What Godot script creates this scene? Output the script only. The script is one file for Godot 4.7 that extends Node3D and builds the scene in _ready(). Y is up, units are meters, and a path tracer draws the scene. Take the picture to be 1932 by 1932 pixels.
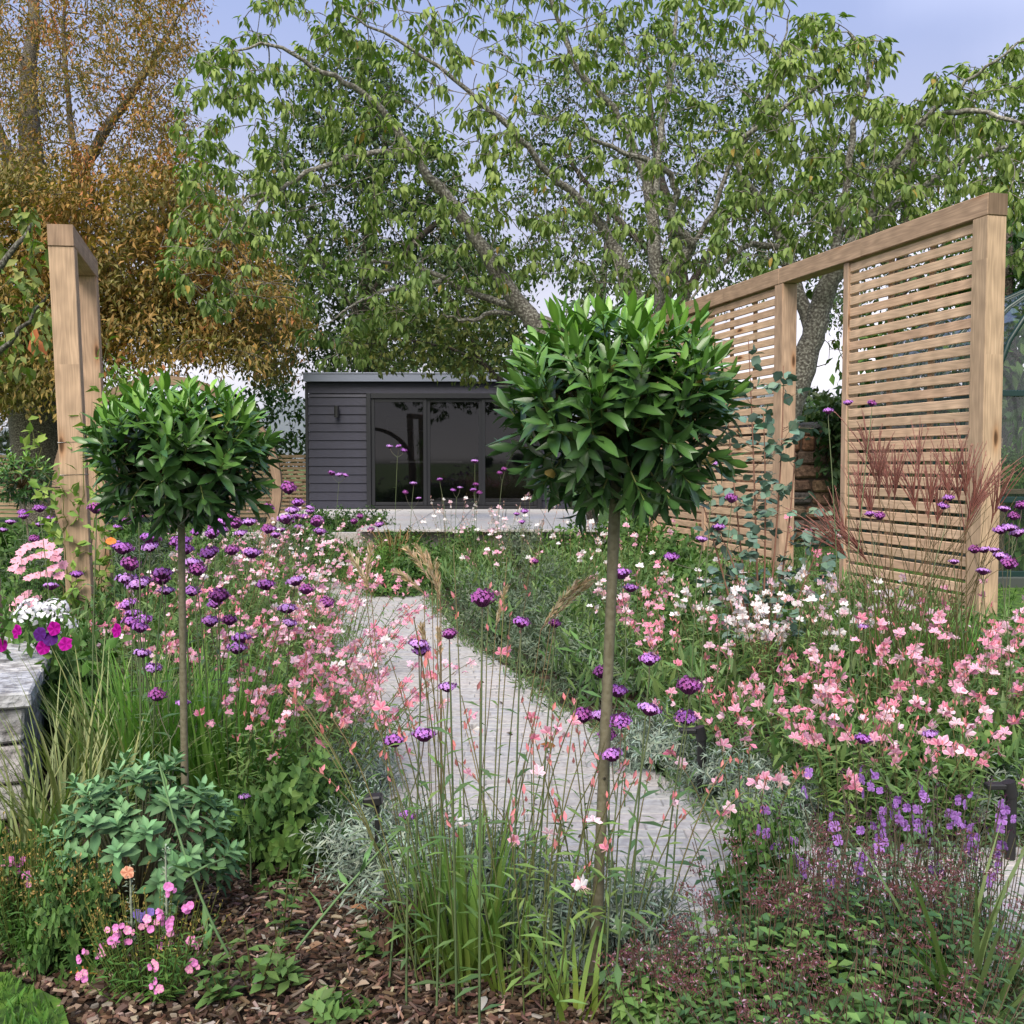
extends Node3D

# A garden in early autumn: a curved paved path between beds of gaura and verbena, two standard bay trees,
# a slatted timber screen, a dark garden room and old trees behind. Metres, y up, eye at the origin's height 1.05.

const EYE := 1.05
var R := RandomNumberGenerator.new()
var M := {}
var T := {}
var pitch := atan(115.0 / 2376.0)


class MB:
	var v := PackedVector3Array()
	var n := PackedVector3Array()
	var c := PackedColorArray()
	var u := PackedVector2Array()
	var ix := PackedInt32Array()

	func face(p: Array, col: Color, uv: Array = []) -> void:
		var b := v.size()
		var nn: Vector3 = ((p[2] - p[0]) as Vector3).cross(p[1] - p[0]).normalized()
		for i in p.size():
			v.append(p[i]); n.append(nn); c.append(col)
			u.append(uv[i] if uv.size() > i else Vector2(p[i].x, p[i].z))
		for i in range(1, p.size() - 1):
			ix.append(b); ix.append(b + i); ix.append(b + i + 1)

	func out(p: Array, centre: Vector3, col: Color, uv: Array = []) -> void:
		var nn: Vector3 = ((p[2] - p[0]) as Vector3).cross(p[1] - p[0])
		var m := Vector3.ZERO
		for q in p: m += q
		m /= p.size()
		if nn.dot(m - centre) < 0.0:
			p.reverse()
			uv.reverse()
		face(p, col, uv)

	func add(t: Dictionary, x: Transform3D, col: Color) -> void:
		var b := v.size()
		v.append_array(x * (t.v as PackedVector3Array))
		n.append_array(Transform3D(x.basis.orthonormalized(), Vector3.ZERO) * (t.n as PackedVector3Array))
		for k in t.c: c.append(k * col)
		u.append_array(t.u)
		for i in t.i: ix.append(b + i)

	func tube(pts: Array, r0: float, r1: float, sides: int, col0: Color, col1: Color) -> void:
		var k := pts.size()
		var b := v.size()
		var ref := Vector3(0.31, 0.17, 0.93)
		var run := 0.0
		for i in k:
			var d: Vector3 = pts[mini(i + 1, k - 1)] - pts[maxi(i - 1, 0)]
			d = d.normalized() if d.length() > 1e-7 else Vector3.UP
			if i > 0: run += (pts[i] as Vector3).distance_to(pts[i - 1])
			var x := d.cross(ref)
			if x.length() < 0.05: x = d.cross(Vector3.RIGHT)
			x = x.normalized()
			var y := x.cross(d)
			ref = y.cross(x) * 0.0 + ref
			var f := float(i) / (k - 1)
			var r := lerpf(r0, r1, f)
			for s in sides:
				var a := TAU * s / sides
				var nn := x * cos(a) + y * sin(a)
				v.append(pts[i] + nn * r); n.append(nn); c.append(col0.lerp(col1, f)); u.append(Vector2(run, float(s) / sides))
		for i in k - 1:
			for s in sides:
				var s2 := (s + 1) % sides
				var a := b + i * sides + s; var a2 := b + i * sides + s2
				var d := a + sides; var d2 := a2 + sides
				for q in [a, a2, d, a2, d2, d]: ix.append(q)

	func tube_r(pts: Array, rad: Array, sides: int, col: Color) -> void:
		for i in pts.size() - 1:
			pass
		var b := v.size()
		var k := pts.size()
		tube(pts, 1.0, 1.0, sides, col, col)
		for i in k:
			for s in sides:
				var q := b + i * sides + s
				v[q] = pts[i] + n[q] * rad[i]

	func mesh(mat: Material) -> ArrayMesh:
		var a := []
		a.resize(Mesh.ARRAY_MAX)
		a[Mesh.ARRAY_VERTEX] = v; a[Mesh.ARRAY_NORMAL] = n; a[Mesh.ARRAY_COLOR] = c; a[Mesh.ARRAY_TEX_UV] = u; a[Mesh.ARRAY_INDEX] = ix
		var m := ArrayMesh.new()
		m.add_surface_from_arrays(Mesh.PRIMITIVE_TRIANGLES, a)
		m.surface_set_material(0, mat)
		return m

	func tmpl() -> Dictionary:
		return {"v": v, "n": n, "c": c, "u": u, "i": ix}


# ---------------------------------------------------------------- small helpers
func rf(a: float, b: float) -> float:
	return R.randf_range(a, b)

func rv() -> Vector3:
	var z := rf(-1, 1); var a := rf(0, TAU); var r := sqrt(1 - z * z)
	return Vector3(r * cos(a), z, r * sin(a))

func L(r: float, g: float, b: float) -> Color:          # a linear colour
	return Color(r, g, b)

func vary(c: Color, k: float) -> Color:
	var f := 1.0 + rf(-k, k)
	return Color(c.r * f * (1 + rf(-k, k) * 0.5), c.g * f, c.b * f * (1 + rf(-k, k) * 0.5))

func W(px: float, py: float, d: float) -> Vector3:      # a place at depth d seen in direction (px, py)
	var r := Basis(Vector3.RIGHT, -pitch) * Vector3((px - 966.0) / 1932.0, -(py - 966.0) / 1932.0, -1.0)
	return Vector3(0, EYE, 0) + r * (d / -r.z)

func B(px: float, d: float, y: float = 0.0) -> Vector3: # a place on the ground at depth d
	return Vector3((px - 966.0) / 1932.0 * d, y, -d)

func orient(dir: Vector3, up: Vector3, s: float, at: Vector3) -> Transform3D:
	var y := dir.normalized()
	var x := y.cross(up)
	if x.length() < 0.02: x = y.cross(Vector3(0.9, 0.1, 0.4))
	x = x.normalized()
	return Transform3D(Basis(x * s, y * s, x.cross(y) * s), at)

func bez(a: Vector3, b: Vector3, c: Vector3, k: int) -> Array:
	var o := []
	for i in k + 1:
		var t := float(i) / k
		o.append(a.lerp(b, t).lerp(b.lerp(c, t), t))
	return o

func along(p: Array, t: float) -> Vector3:
	var f := clampf(t, 0, 1) * (p.size() - 1)
	var i := mini(int(f), p.size() - 2)
	return (p[i] as Vector3).lerp(p[i + 1], f - i)

func put(o: Node, parent: Node, called: String) -> void:
	o.name = called
	(parent if parent else self).add_child(o, true)

func thing(called: String, label: String, category: String, at := Vector3.ZERO, group := "") -> Node3D:
	var o := Node3D.new()
	o.position = at
	put(o, self, called)
	tag(o, label, category, group)
	return o

func tag(o: Node, label: String, category: String, group := "") -> void:
	o.set_meta("label", label); o.set_meta("category", category)
	if group: o.set_meta("group", group)

func part(called: String, mesh: Mesh, parent: Node, x := Transform3D.IDENTITY, stuff := false) -> MeshInstance3D:
	var o := MeshInstance3D.new()
	o.mesh = mesh
	o.transform = x
	put(o, parent, called)
	if stuff: o.set_meta("kind", "stuff")
	return o

func struct(called: String, mesh: Mesh, label := "", x := Transform3D.IDENTITY) -> MeshInstance3D:
	var o := part(called, mesh, self, x)
	o.set_meta("kind", "structure")
	if label: o.set_meta("label", label)
	return o

func scatter(called: String, mesh: Mesh, xs: Array, cols: Array, parent: Node) -> MultiMeshInstance3D:
	var mm := MultiMesh.new()
	mm.transform_format = MultiMesh.TRANSFORM_3D
	mm.use_colors = true
	mm.mesh = mesh
	mm.instance_count = xs.size()
	for i in xs.size():
		mm.set_instance_transform(i, xs[i])
		mm.set_instance_color(i, cols[i])
	var o := MultiMeshInstance3D.new()
	o.multimesh = mm
	put(o, parent, called)
	o.set_meta("kind", "stuff")
	return o


# ---------------------------------------------------------------- templates
func leaf_t(len: float, wid: float, segs: int, fold: float, curl: float, fat: float, mid: Color, edge: Color, wave := 0.0) -> Dictionary:
	var v := PackedVector3Array(); var c := PackedColorArray(); var ix := PackedInt32Array(); var u := PackedVector2Array()
	var y := 0.0; var z := 0.0
	for i in segs + 1:
		var t := float(i) / segs
		var w := wid * 0.5 * pow(maxf(sin(PI * pow(clampf(t, 0.01, 0.995), fat)), 0.0), 0.85) + 0.0004
		var a := curl * t
		if i > 0:
			y += len / segs * cos(a); z -= len / segs * sin(a)
		var wv := wave * sin(t * 11.0) * w
		v.append(Vector3(-w, y, z + fold * w + wv)); v.append(Vector3(0, y, z)); v.append(Vector3(w, y, z + fold * w - wv))
		c.append(edge); c.append(mid); c.append(edge)
		for q in 3: u.append(Vector2(q * 0.5, t))
	for i in segs:
		var b := i * 3
		for q in [b, b + 1, b + 3, b + 1, b + 4, b + 3, b + 1, b + 2, b + 4, b + 2, b + 5, b + 4]: ix.append(q)
	return smooth(v, c, u, ix)

func smooth(v: PackedVector3Array, c: PackedColorArray, u: PackedVector2Array, ix: PackedInt32Array) -> Dictionary:
	var n := PackedVector3Array(); n.resize(v.size())
	for i in range(0, ix.size(), 3):
		var f := (v[ix[i + 2]] - v[ix[i]]).cross(v[ix[i + 1]] - v[ix[i]])
		for k in 3: n[ix[i + k]] += f
	for i in n.size(): n[i] = n[i].normalized() if n[i].length() > 1e-12 else Vector3.BACK
	return {"v": v, "n": n, "c": c, "u": u, "i": ix}

func flower_t(petals: int, len: float, wid: float, open: float, fan: float, mid: Color, edge: Color, stamen: Color) -> Dictionary:
	var mb := MB.new()
	var pt := leaf_t(len, wid, 3, -0.25, 0.5, 1.5, mid, edge)
	for i in petals:
		var a := TAU * (i + 0.5) / petals
		if fan > 0.0: a = lerpf(-fan, fan, float(i) / (petals - 1)) + PI / 2 + rf(-0.12, 0.12)
		var d := Vector3(cos(a) * sin(open), sin(a) * sin(open), cos(open))
		mb.add(pt, orient(d, Vector3(0, 0, 1), rf(0.9, 1.1), Vector3.ZERO), Color.WHITE)
	if stamen.a > 0.0:
		for i in 4:
			var d := Vector3(rf(-0.4, 0.4), rf(-1, -0.3), rf(0.4, 1)).normalized()
			mb.tube([Vector3.ZERO, d * len * 0.85], 0.0006, 0.0004, 3, stamen, stamen)
	return mb.tmpl()

func verbena_t(col: Color, calyx: Color, rad: float, flat: float, k: int) -> Dictionary:
	var mb := MB.new()
	for i in k:
		var f := (i + 0.5) / k
		var th := acos(1.0 - f * 0.95) ; var ph := i * 2.39996
		var d := Vector3(sin(th) * cos(ph), cos(th), sin(th) * sin(ph))
		var p := Vector3(d.x * rad, d.y * rad * flat, d.z * rad) * rf(0.78, 1.14)
		var root := Vector3(d.x * rad * 0.25, -rad * 0.5, d.z * rad * 0.25)
		mb.tube([root, p * 0.93], rad * 0.035, rad * 0.085, 3, calyx * 0.6, calyx)
		var x := orient(Vector3(-d.z, 0.2, d.x), d + rv() * 0.35, 1.0, p)
		var pts := []
		var cc := vary(col, 0.22)
		var b := mb.v.size()
		mb.v.append(p - d * rad * 0.03); mb.n.append(d); mb.c.append(cc * 0.7); mb.u.append(Vector2.ZERO)
		for s in 10:
			var a := TAU * s / 10
			var r := rad * (0.2 if s % 2 == 0 else 0.11)
			mb.v.append(p + x.basis.x * cos(a) * r + x.basis.y * sin(a) * r); mb.n.append(d); mb.c.append(cc); mb.u.append(Vector2.ZERO)
		for s in 10:
			mb.ix.append(b); mb.ix.append(b + 1 + (s + 1) % 10); mb.ix.append(b + 1 + s)
	return mb.tmpl()

func tm(t: Dictionary, mat: Material, col := Color.WHITE) -> ArrayMesh:
	var mb := MB.new()
	mb.add(t, Transform3D.IDENTITY, col)
	return mb.mesh(mat)

func cbox(mb: MB, size: Vector3, bev: float, col: Color, x := Transform3D.IDENTITY, long := 0, uo := Vector2.ZERO, jit := 0.0) -> void:
	var h := size * 0.5
	var pts := {}
	for k in 8:
		var s := Vector3(1 if k & 1 else -1, 1 if k & 2 else -1, 1 if k & 4 else -1)
		var j := Vector3(rf(-jit, jit), rf(-jit, jit), rf(-jit, jit))
		for a in 3:
			var p := Vector3(s.x * (h.x - bev), s.y * (h.y - bev), s.z * (h.z - bev))
			p[a] = s[a] * h[a]
			pts[[k, a]] = p + j
	var cen := x.origin
	var put_face := func(keys: Array, ax: int) -> void:
		var p := []; var uv := []
		var o1 := (ax + 1) % 3; var o2 := (ax + 2) % 3
		if o2 == long: 
			var t := o1; o1 = o2; o2 = t
		for key in keys:
			var q: Vector3 = pts[key]
			p.append(x * q)
			uv.append(Vector2(q[o1] / 1.4, q[o2] / 0.35) + uo + Vector2(ax * 0.31, ax * 0.17))
		mb.out(p, cen, col, uv)
	for a in 3:
		var b1 := 1 << ((a + 1) % 3); var b2 := 1 << ((a + 2) % 3)
		for s in 2:
			var k := s << a
			put_face.call([[k, a], [k | b1, a], [k | b1 | b2, a], [k | b2, a]], a)
		# edges that run along axis a, between faces of the two other axes
		var f1 := (a + 1) % 3; var f2 := (a + 2) % 3
		for s1 in 2:
			for s2 in 2:
				var k := (s1 << f1) | (s2 << f2)
				put_face.call([[k, f1], [k | (1 << a), f1], [k | (1 << a), f2], [k, f2]], f1)
	for k in 8:
		put_face.call([[k, 0], [k, 1], [k, 2]], 0)

func box_mesh(size: Vector3, bev: float, col: Color, mat: Material, long := 0, jit := 0.0) -> ArrayMesh:
	var mb := MB.new()
	cbox(mb, size, bev, col, Transform3D.IDENTITY, long, Vector2(rf(0, 9), rf(0, 9)), jit)
	return mb.mesh(mat)


# ---------------------------------------------------------------- materials
func noise_img(w: int, h: int, f: Callable) -> ImageTexture:
	var im := Image.create(w, h, true, Image.FORMAT_RGB8)
	for y in h:
		for x in w: im.set_pixel(x, y, f.call(x, y))
	im.generate_mipmaps()
	return ImageTexture.create_from_image(im)

func nz(freq: float, seed_: int, oct := 4) -> FastNoiseLite:
	var n := FastNoiseLite.new()
	n.noise_type = FastNoiseLite.TYPE_SIMPLEX_SMOOTH
	n.frequency = freq; n.seed = seed_; n.fractal_octaves = oct
	return n

func ramp_tex(freq: float, seed_: int, cols: Array, offs: Array, size := 512) -> NoiseTexture2D:
	var g := Gradient.new()
	g.offsets = PackedFloat32Array(offs); g.colors = PackedColorArray(cols)
	var t := NoiseTexture2D.new()
	t.width = size; t.height = size; t.seamless = true; t.noise = nz(freq, seed_, 5); t.color_ramp = g
	return t

func bump_tex(freq: float, seed_: int, k: float, size := 512) -> NoiseTexture2D:
	var t := NoiseTexture2D.new()
	t.width = size; t.height = size; t.seamless = true; t.noise = nz(freq, seed_, 5); t.as_normal_map = true; t.bump_strength = k
	return t

func vmat(rough: float, back := Color.BLACK, spec := 0.5) -> StandardMaterial3D:
	var m := StandardMaterial3D.new()
	m.vertex_color_use_as_albedo = true
	m.roughness = rough; m.metallic_specular = spec
	m.cull_mode = BaseMaterial3D.CULL_DISABLED
	if back != Color.BLACK:
		m.backlight_enabled = true; m.backlight = back
	return m

func tri(m: StandardMaterial3D, k: float) -> StandardMaterial3D:
	m.uv1_triplanar = true; m.uv1_world_triplanar = true; m.uv1_scale = Vector3.ONE * k
	return m

func flat(r: float, g: float, b: float, rough: float, metal := 0.0) -> StandardMaterial3D:
	var m := StandardMaterial3D.new()
	m.albedo_color = Color(r, g, b).linear_to_srgb(); m.roughness = rough; m.metallic = metal
	return m

func make_materials() -> void:
	M.leaf = vmat(0.55, Color(0.6, 0.75, 0.3), 0.35)
	M.gloss = vmat(0.30, Color(0.3, 0.4, 0.12), 0.5)
	M.petal = vmat(0.7, Color(0.6, 0.5, 0.55), 0.2)
	M.stem = vmat(0.65, Color.BLACK, 0.3)
	M.felt = vmat(0.85, Color(0.3, 0.35, 0.28), 0.2)
	# pine with grain and a few knots; multiplied by the tone of each piece
	var a := nz(0.012, 11, 3); var f := nz(0.05, 12, 3); var k := nz(0.02, 13, 2)
	var knots := [Vector2(90, 60), Vector2(340, 170)]
	var wood := func(x: int, y: int) -> Color:
		var yy := y + a.get_noise_2d(x * 0.35, y * 1.0) * 26.0
		var near := 0.0
		for q in knots:
			var dx: float = (x - q.x) * 0.55; var dy: float = y - q.y
			var g := exp(-(dx * dx + dy * dy) / 190.0)
			near = maxf(near, g)
			yy += g * 13.0 * signf(dy)
		var s := 0.5 + 0.5 * sin(yy * 0.33 + k.get_noise_2d(x * 0.2, y) * 4.0)
		var v := 0.87 + 0.065 * pow(s, 1.6) + 0.08 * f.get_noise_2d(x * 0.12, y * 3.0) + 0.10 * k.get_noise_2d(x * 0.6, y * 0.6)
		v -= 0.42 * smoothstep(0.45, 0.95, near)
		return Color(v, v * lerpf(0.98, 0.84, near), v * lerpf(0.955, 0.70, near))
	M.wood = StandardMaterial3D.new()
	M.wood.albedo_texture = noise_img(512, 256, wood)
	M.wood.vertex_color_use_as_albedo = true
	M.wood.roughness = 0.75; M.wood.metallic_specular = 0.3
	# bark
	M.bark = tri(StandardMaterial3D.new(), 1.6)
	M.bark.albedo_texture = ramp_tex(0.035, 21, [Color(0.38, 0.36, 0.34), Color(0.52, 0.50, 0.47), Color(0.84, 0.84, 0.80)], [0.3, 0.54, 0.74])
	M.bark.vertex_color_use_as_albedo = true
	M.bark.roughness = 0.9
	M.bark.normal_enabled = true; M.bark.normal_texture = bump_tex(0.03, 22, 6.0)
	M.rind = tri(StandardMaterial3D.new(), 6.0)
	M.rind.albedo_texture = ramp_tex(0.02, 24, [Color(0.80, 0.79, 0.74), Color(0.92, 0.92, 0.88), Color(1, 1, 1)], [0.25, 0.5, 0.8])
	M.rind.vertex_color_use_as_albedo = true
	M.rind.roughness = 0.7
	# soil, paving, stone, grass ground
	M.soil = tri(StandardMaterial3D.new(), 1.3)
	M.soil.albedo_texture = ramp_tex(0.03, 31, [Color(0.13, 0.09, 0.065), Color(0.25, 0.18, 0.13), Color(0.38, 0.29, 0.22)], [0.28, 0.52, 0.8])
	M.soil.roughness = 0.95; M.soil.normal_enabled = true; M.soil.normal_texture = bump_tex(0.05, 32, 10.0)
	M.turf = tri(StandardMaterial3D.new(), 0.9)
	M.turf.albedo_texture = ramp_tex(0.03, 33, [Color(0.17, 0.27, 0.06), Color(0.27, 0.41, 0.10), Color(0.36, 0.48, 0.16)], [0.3, 0.52, 0.78])
	M.turf.roughness = 0.9
	M.paver = tri(StandardMaterial3D.new(), 2.2)
	M.paver.albedo_texture = ramp_tex(0.025, 34, [Color(0.88, 0.87, 0.87), Color(0.95, 0.945, 0.94), Color(1, 1, 1)], [0.25, 0.5, 0.75])
	M.paver.vertex_color_use_as_albedo = true
	M.paver.roughness = 0.8; M.paver.normal_enabled = true; M.paver.normal_texture = bump_tex(0.06, 35, 0.35)
	M.stone = tri(StandardMaterial3D.new(), 1.5)
	M.stone.albedo_texture = ramp_tex(0.02, 36, [Color(0.66, 0.64, 0.62), Color(0.86, 0.85, 0.83), Color(1, 0.99, 0.97)], [0.25, 0.5, 0.75])
	M.stone.vertex_color_use_as_albedo = true
	M.stone.roughness = 0.85; M.stone.normal_enabled = true; M.stone.normal_texture = bump_tex(0.04, 37, 7.0)
	# garden room
	M.clad = tri(StandardMaterial3D.new(), 1.0)
	M.clad.uv1_scale = Vector3(0.4, 6, 6)
	M.clad.albedo_texture = ramp_tex(0.03, 41, [Color(0.125, 0.13, 0.185), Color(0.15, 0.155, 0.222), Color(0.175, 0.18, 0.25)], [0.2, 0.5, 0.8])
	M.clad.roughness = 0.6
	M.frame = flat(0.012, 0.013, 0.017, 0.4)
	M.fascia = flat(0.16, 0.18, 0.235, 0.45)
	M.roof = flat(0.05, 0.05, 0.055, 0.8)
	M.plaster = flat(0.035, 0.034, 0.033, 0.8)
	M.oak = flat(0.20, 0.09, 0.035, 0.55)
	M.white = flat(0.72, 0.73, 0.75, 0.5)
	M.black = flat(0.012, 0.012, 0.013, 0.45)
	M.green_metal = flat(0.008, 0.030, 0.028, 0.35)
	M.wire = flat(0.45, 0.45, 0.45, 0.4, 0.7)
	M.glass = StandardMaterial3D.new()
	M.glass.albedo_color = Color(0.03, 0.033, 0.04, 0.62); M.glass.transparency = BaseMaterial3D.TRANSPARENCY_ALPHA
	M.glass.roughness = 0.02; M.glass.metallic_specular = 0.5
	M.ghglass = StandardMaterial3D.new()
	M.ghglass.albedo_color = Color(0.3, 0.36, 0.36, 0.10); M.ghglass.transparency = BaseMaterial3D.TRANSPARENCY_ALPHA
	M.ghglass.roughness = 0.03; M.ghglass.metallic_specular = 0.7
	M.hill = tri(StandardMaterial3D.new(), 0.03)
	M.hill.albedo_texture = ramp_tex(0.04, 51, [Color(0.13, 0.18, 0.10), Color(0.22, 0.28, 0.15), Color(0.33, 0.36, 0.2)], [0.3, 0.5, 0.8])
	M.hill.roughness = 1.0

func make_templates() -> void:
	var W1 := Color.WHITE
	T.bay = []
	for i in 3: T.bay.append(leaf_t(0.078, 0.0225, 4, 0.35, [0.25, 0.6, -0.15][i], [1.0, 1.08, 0.95][i], Color(1.35, 1.3, 1.2), W1, 0.12))
	T.cherry = []
	for i in 3: T.cherry.append(leaf_t(0.100, 0.037, 4, [0.35, 0.55, 0.7][i], [0.7, 1.1, 0.4][i], 0.85, Color(1.15, 1.1, 1.0), W1))
	T.sage = leaf_t(0.050, 0.0225, 3, 0.3, 0.5, 1.1, Color(1.25, 1.25, 1.25), W1, 0.15)
	T.round = leaf_t(0.05, 0.044, 3, 0.12, 0.25, 0.95, Color(1.1, 1.1, 1.1), W1)
	T.small = leaf_t(0.05, 0.026, 2, 0.3, 0.4, 0.95, W1, W1)
	T.lance = leaf_t(0.06, 0.011, 2, 0.25, 0.5, 0.9, Color(1.1, 1.1, 1.1), W1)
	T.fine = leaf_t(0.048, 0.0075, 2, 0.25, 0.5, 0.9, Color(1.1, 1.1, 1.1), W1)
	T.needle = leaf_t(0.03, 0.0048, 2, 0.2, 0.35, 0.9, W1, W1)
	T.tree = leaf_t(0.16, 0.085, 2, 0.3, 0.5, 0.9, W1, W1)
	T.bud = leaf_t(0.016, 0.006, 2, 0.9, 0.2, 1.0, W1, W1)


# ---------------------------------------------------------------- trees
func curve_limb(raw: Array) -> Array:                   # [[point, radius], ...] made smooth
	var o := []
	for i in raw.size() - 1:
		var p0: Vector3 = raw[maxi(i - 1, 0)][0]; var p1: Vector3 = raw[i][0]; var p2: Vector3 = raw[i + 1][0]; var p3: Vector3 = raw[mini(i + 2, raw.size() - 1)][0]
		for s in 4:
			var t := s / 4.0
			var p := p1.cubic_interpolate(p2, p0, p3, t)
			o.append([p + rv() * 0.02, lerpf(raw[i][1], raw[i + 1][1], t)])
	o.append(raw[-1])
	return o

func limbs_px(lists: Array) -> Array:                   # rows [px, py, depth, radius] to points in the place
	var o := []
	for l in lists:
		var raw := []
		for q in l: raw.append([W(q[0], q[1], q[2]), q[3]])
		o.append(curve_limb(raw))
	return o

func crown(poly: Array, d0: float, d1: float, n: int) -> Array:
	var pl := PackedVector2Array()
	var lo := Vector2(1e9, 1e9); var hi := -lo
	for q in poly:
		var p := Vector2(q[0], q[1]); pl.append(p); lo = lo.min(p); hi = hi.max(p)
	var o := []
	while o.size() < n:
		var p := Vector2(rf(lo.x, hi.x), rf(lo.y, hi.y))
		if Geometry2D.is_point_in_polygon(p, pl):
			o.append(W(p.x, p.y, rf(d0, d1)))
	return o

func grow(mb: MB, limbs: Array, goals: Array, r_tip: float, k: float, col: Color, tip_col: Color) -> Array:
	var P := PackedVector3Array(); var RAD := PackedFloat32Array()
	for l in limbs:
		var pts := []; var rad := []
		for q in l:
			pts.append(q[0]); rad.append(q[1]); P.append(q[0]); RAD.append(q[1])
		mb.tube_r(pts, rad, 8 if rad[0] > 0.05 else 5, col)
	var order := []
	for g in goals:
		var best := 1e9
		for i in range(0, P.size(), 2): best = minf(best, P[i].distance_squared_to(g))
		order.append([best, g])
	order.sort_custom(func(a, b): return a[0] < b[0])
	var tips := []
	for e in order:
		var g: Vector3 = e[1]
		var bi := 0; var best := 1e9
		for i in P.size():
			var dd := P[i].distance_squared_to(g)
			if dd < best:
				best = dd; bi = i
		var q := P[bi]
		var len := q.distance_to(g)
		var side := rv() * len * 0.16
		var mid := q.lerp(g, 0.5) + side + Vector3(0, len * 0.10, 0)
		var r0 := minf(RAD[bi] * 0.75, r_tip + k * len)
		var pts := bez(q, mid, g, 4)
		mb.tube(pts, r0, r_tip, 4 if r0 > 0.012 else 3, col.lerp(tip_col, 0.5), tip_col)
		for i in range(1, 5):
			P.append(pts[i]); RAD.append(lerpf(r0, r_tip, i / 4.0))
		tips.append([g, (g - (pts[3] as Vector3)).normalized(), pts])
	return tips

func tree(label: String, at: Vector3, limbs: Array, goals: Array, r_tip: float, k: float, bark: Color, tip_col: Color, called := "tree") -> Array:
	var root := thing(called, label, "tree", at)
	var mb := MB.new()
	var tips := grow(mb, limbs, goals, r_tip, k, bark, tip_col)
	part("trunk", mb.mesh(M.bark), root, Transform3D(Basis.IDENTITY, -at))
	return [root, tips]

func foliage(root: Node3D, tips: Array, per: int, spread: float, size: float, hang: float, cols: Callable, t: Dictionary, called := "crown") -> void:
	var xs := []; var cs := []
	for e in tips:
		for i in per:
			var along_twig: Vector3 = e[0] if i % 3 else along(e[2], rf(0.45, 1.0))
			var p := along_twig + rv() * spread * rf(0.2, 1.0)
			var d: Vector3 = rv() * 0.8 + e[1] * 0.5 + Vector3(0, -hang, 0)
			xs.append(orient(d, Vector3(0, 1, 0) + rv() * 0.7, size * rf(0.7, 1.3), p - root.position))
			cs.append(cols.call(p))
	scatter(called, tm(t, M.leaf), xs, cs, root)

func cherry_leaves(root: Node3D, tips: Array, dense: float) -> void:
	var all := []
	for e in tips:
		if rf(0, 1) < 0.42: continue
		for j in (2 if rf(0, 1) < dense * 0.5 else 1):
			var c: Vector3 = e[0] if j == 0 else along(e[2], rf(0.5, 0.8))
			var tone := rf(0, 1)
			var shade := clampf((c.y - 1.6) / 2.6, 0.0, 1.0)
			for i in R.randi_range(7, 13):
				var a := rf(0, TAU)
				var o := Vector3(cos(a), 0, sin(a))
				var d: Vector3 = o * rf(0.3, 1.1) + Vector3(0, -rf(0.1, 0.95), 0) + e[1] * 0.3 + rv() * 0.25
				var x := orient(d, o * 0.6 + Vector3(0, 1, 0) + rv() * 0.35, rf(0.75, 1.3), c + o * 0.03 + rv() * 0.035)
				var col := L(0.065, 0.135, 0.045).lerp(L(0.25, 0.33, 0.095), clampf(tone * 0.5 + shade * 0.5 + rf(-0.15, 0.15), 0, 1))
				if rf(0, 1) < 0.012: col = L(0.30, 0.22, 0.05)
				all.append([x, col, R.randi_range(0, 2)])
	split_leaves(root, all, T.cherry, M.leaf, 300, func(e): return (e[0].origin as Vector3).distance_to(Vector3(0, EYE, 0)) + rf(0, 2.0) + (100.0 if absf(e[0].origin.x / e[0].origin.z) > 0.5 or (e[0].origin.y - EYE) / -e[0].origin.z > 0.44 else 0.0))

# the pieces that show largest as parts of their own, the rest joined
func split_leaves(root: Node3D, all: Array, ts: Array, mat: Material, most: int, key: Callable, called := "leaf", rest_called := "foliage") -> void:
	var order := []
	for e in all: order.append([key.call(e), e])
	order.sort_custom(func(a, b): return a[0] < b[0])
	var cache := {}
	var mb := MB.new()
	for i in order.size():
		var e = order[i][1]
		var x: Transform3D = e[0]
		x.origin -= root.position
		if i < most:
			var c: Color = e[1]
			var q := Vector4i(e[2], int(c.r * 40), int(c.g * 30), int(c.b * 20))
			if not cache.has(q): cache[q] = tm(ts[e[2]], mat, c)
			part(called, cache[q], root, x)
		else:
			mb.add(ts[e[2]], x, e[1])
	if mb.v.size(): part(rest_called, mb.mesh(mat), root, Transform3D.IDENTITY, true)


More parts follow.
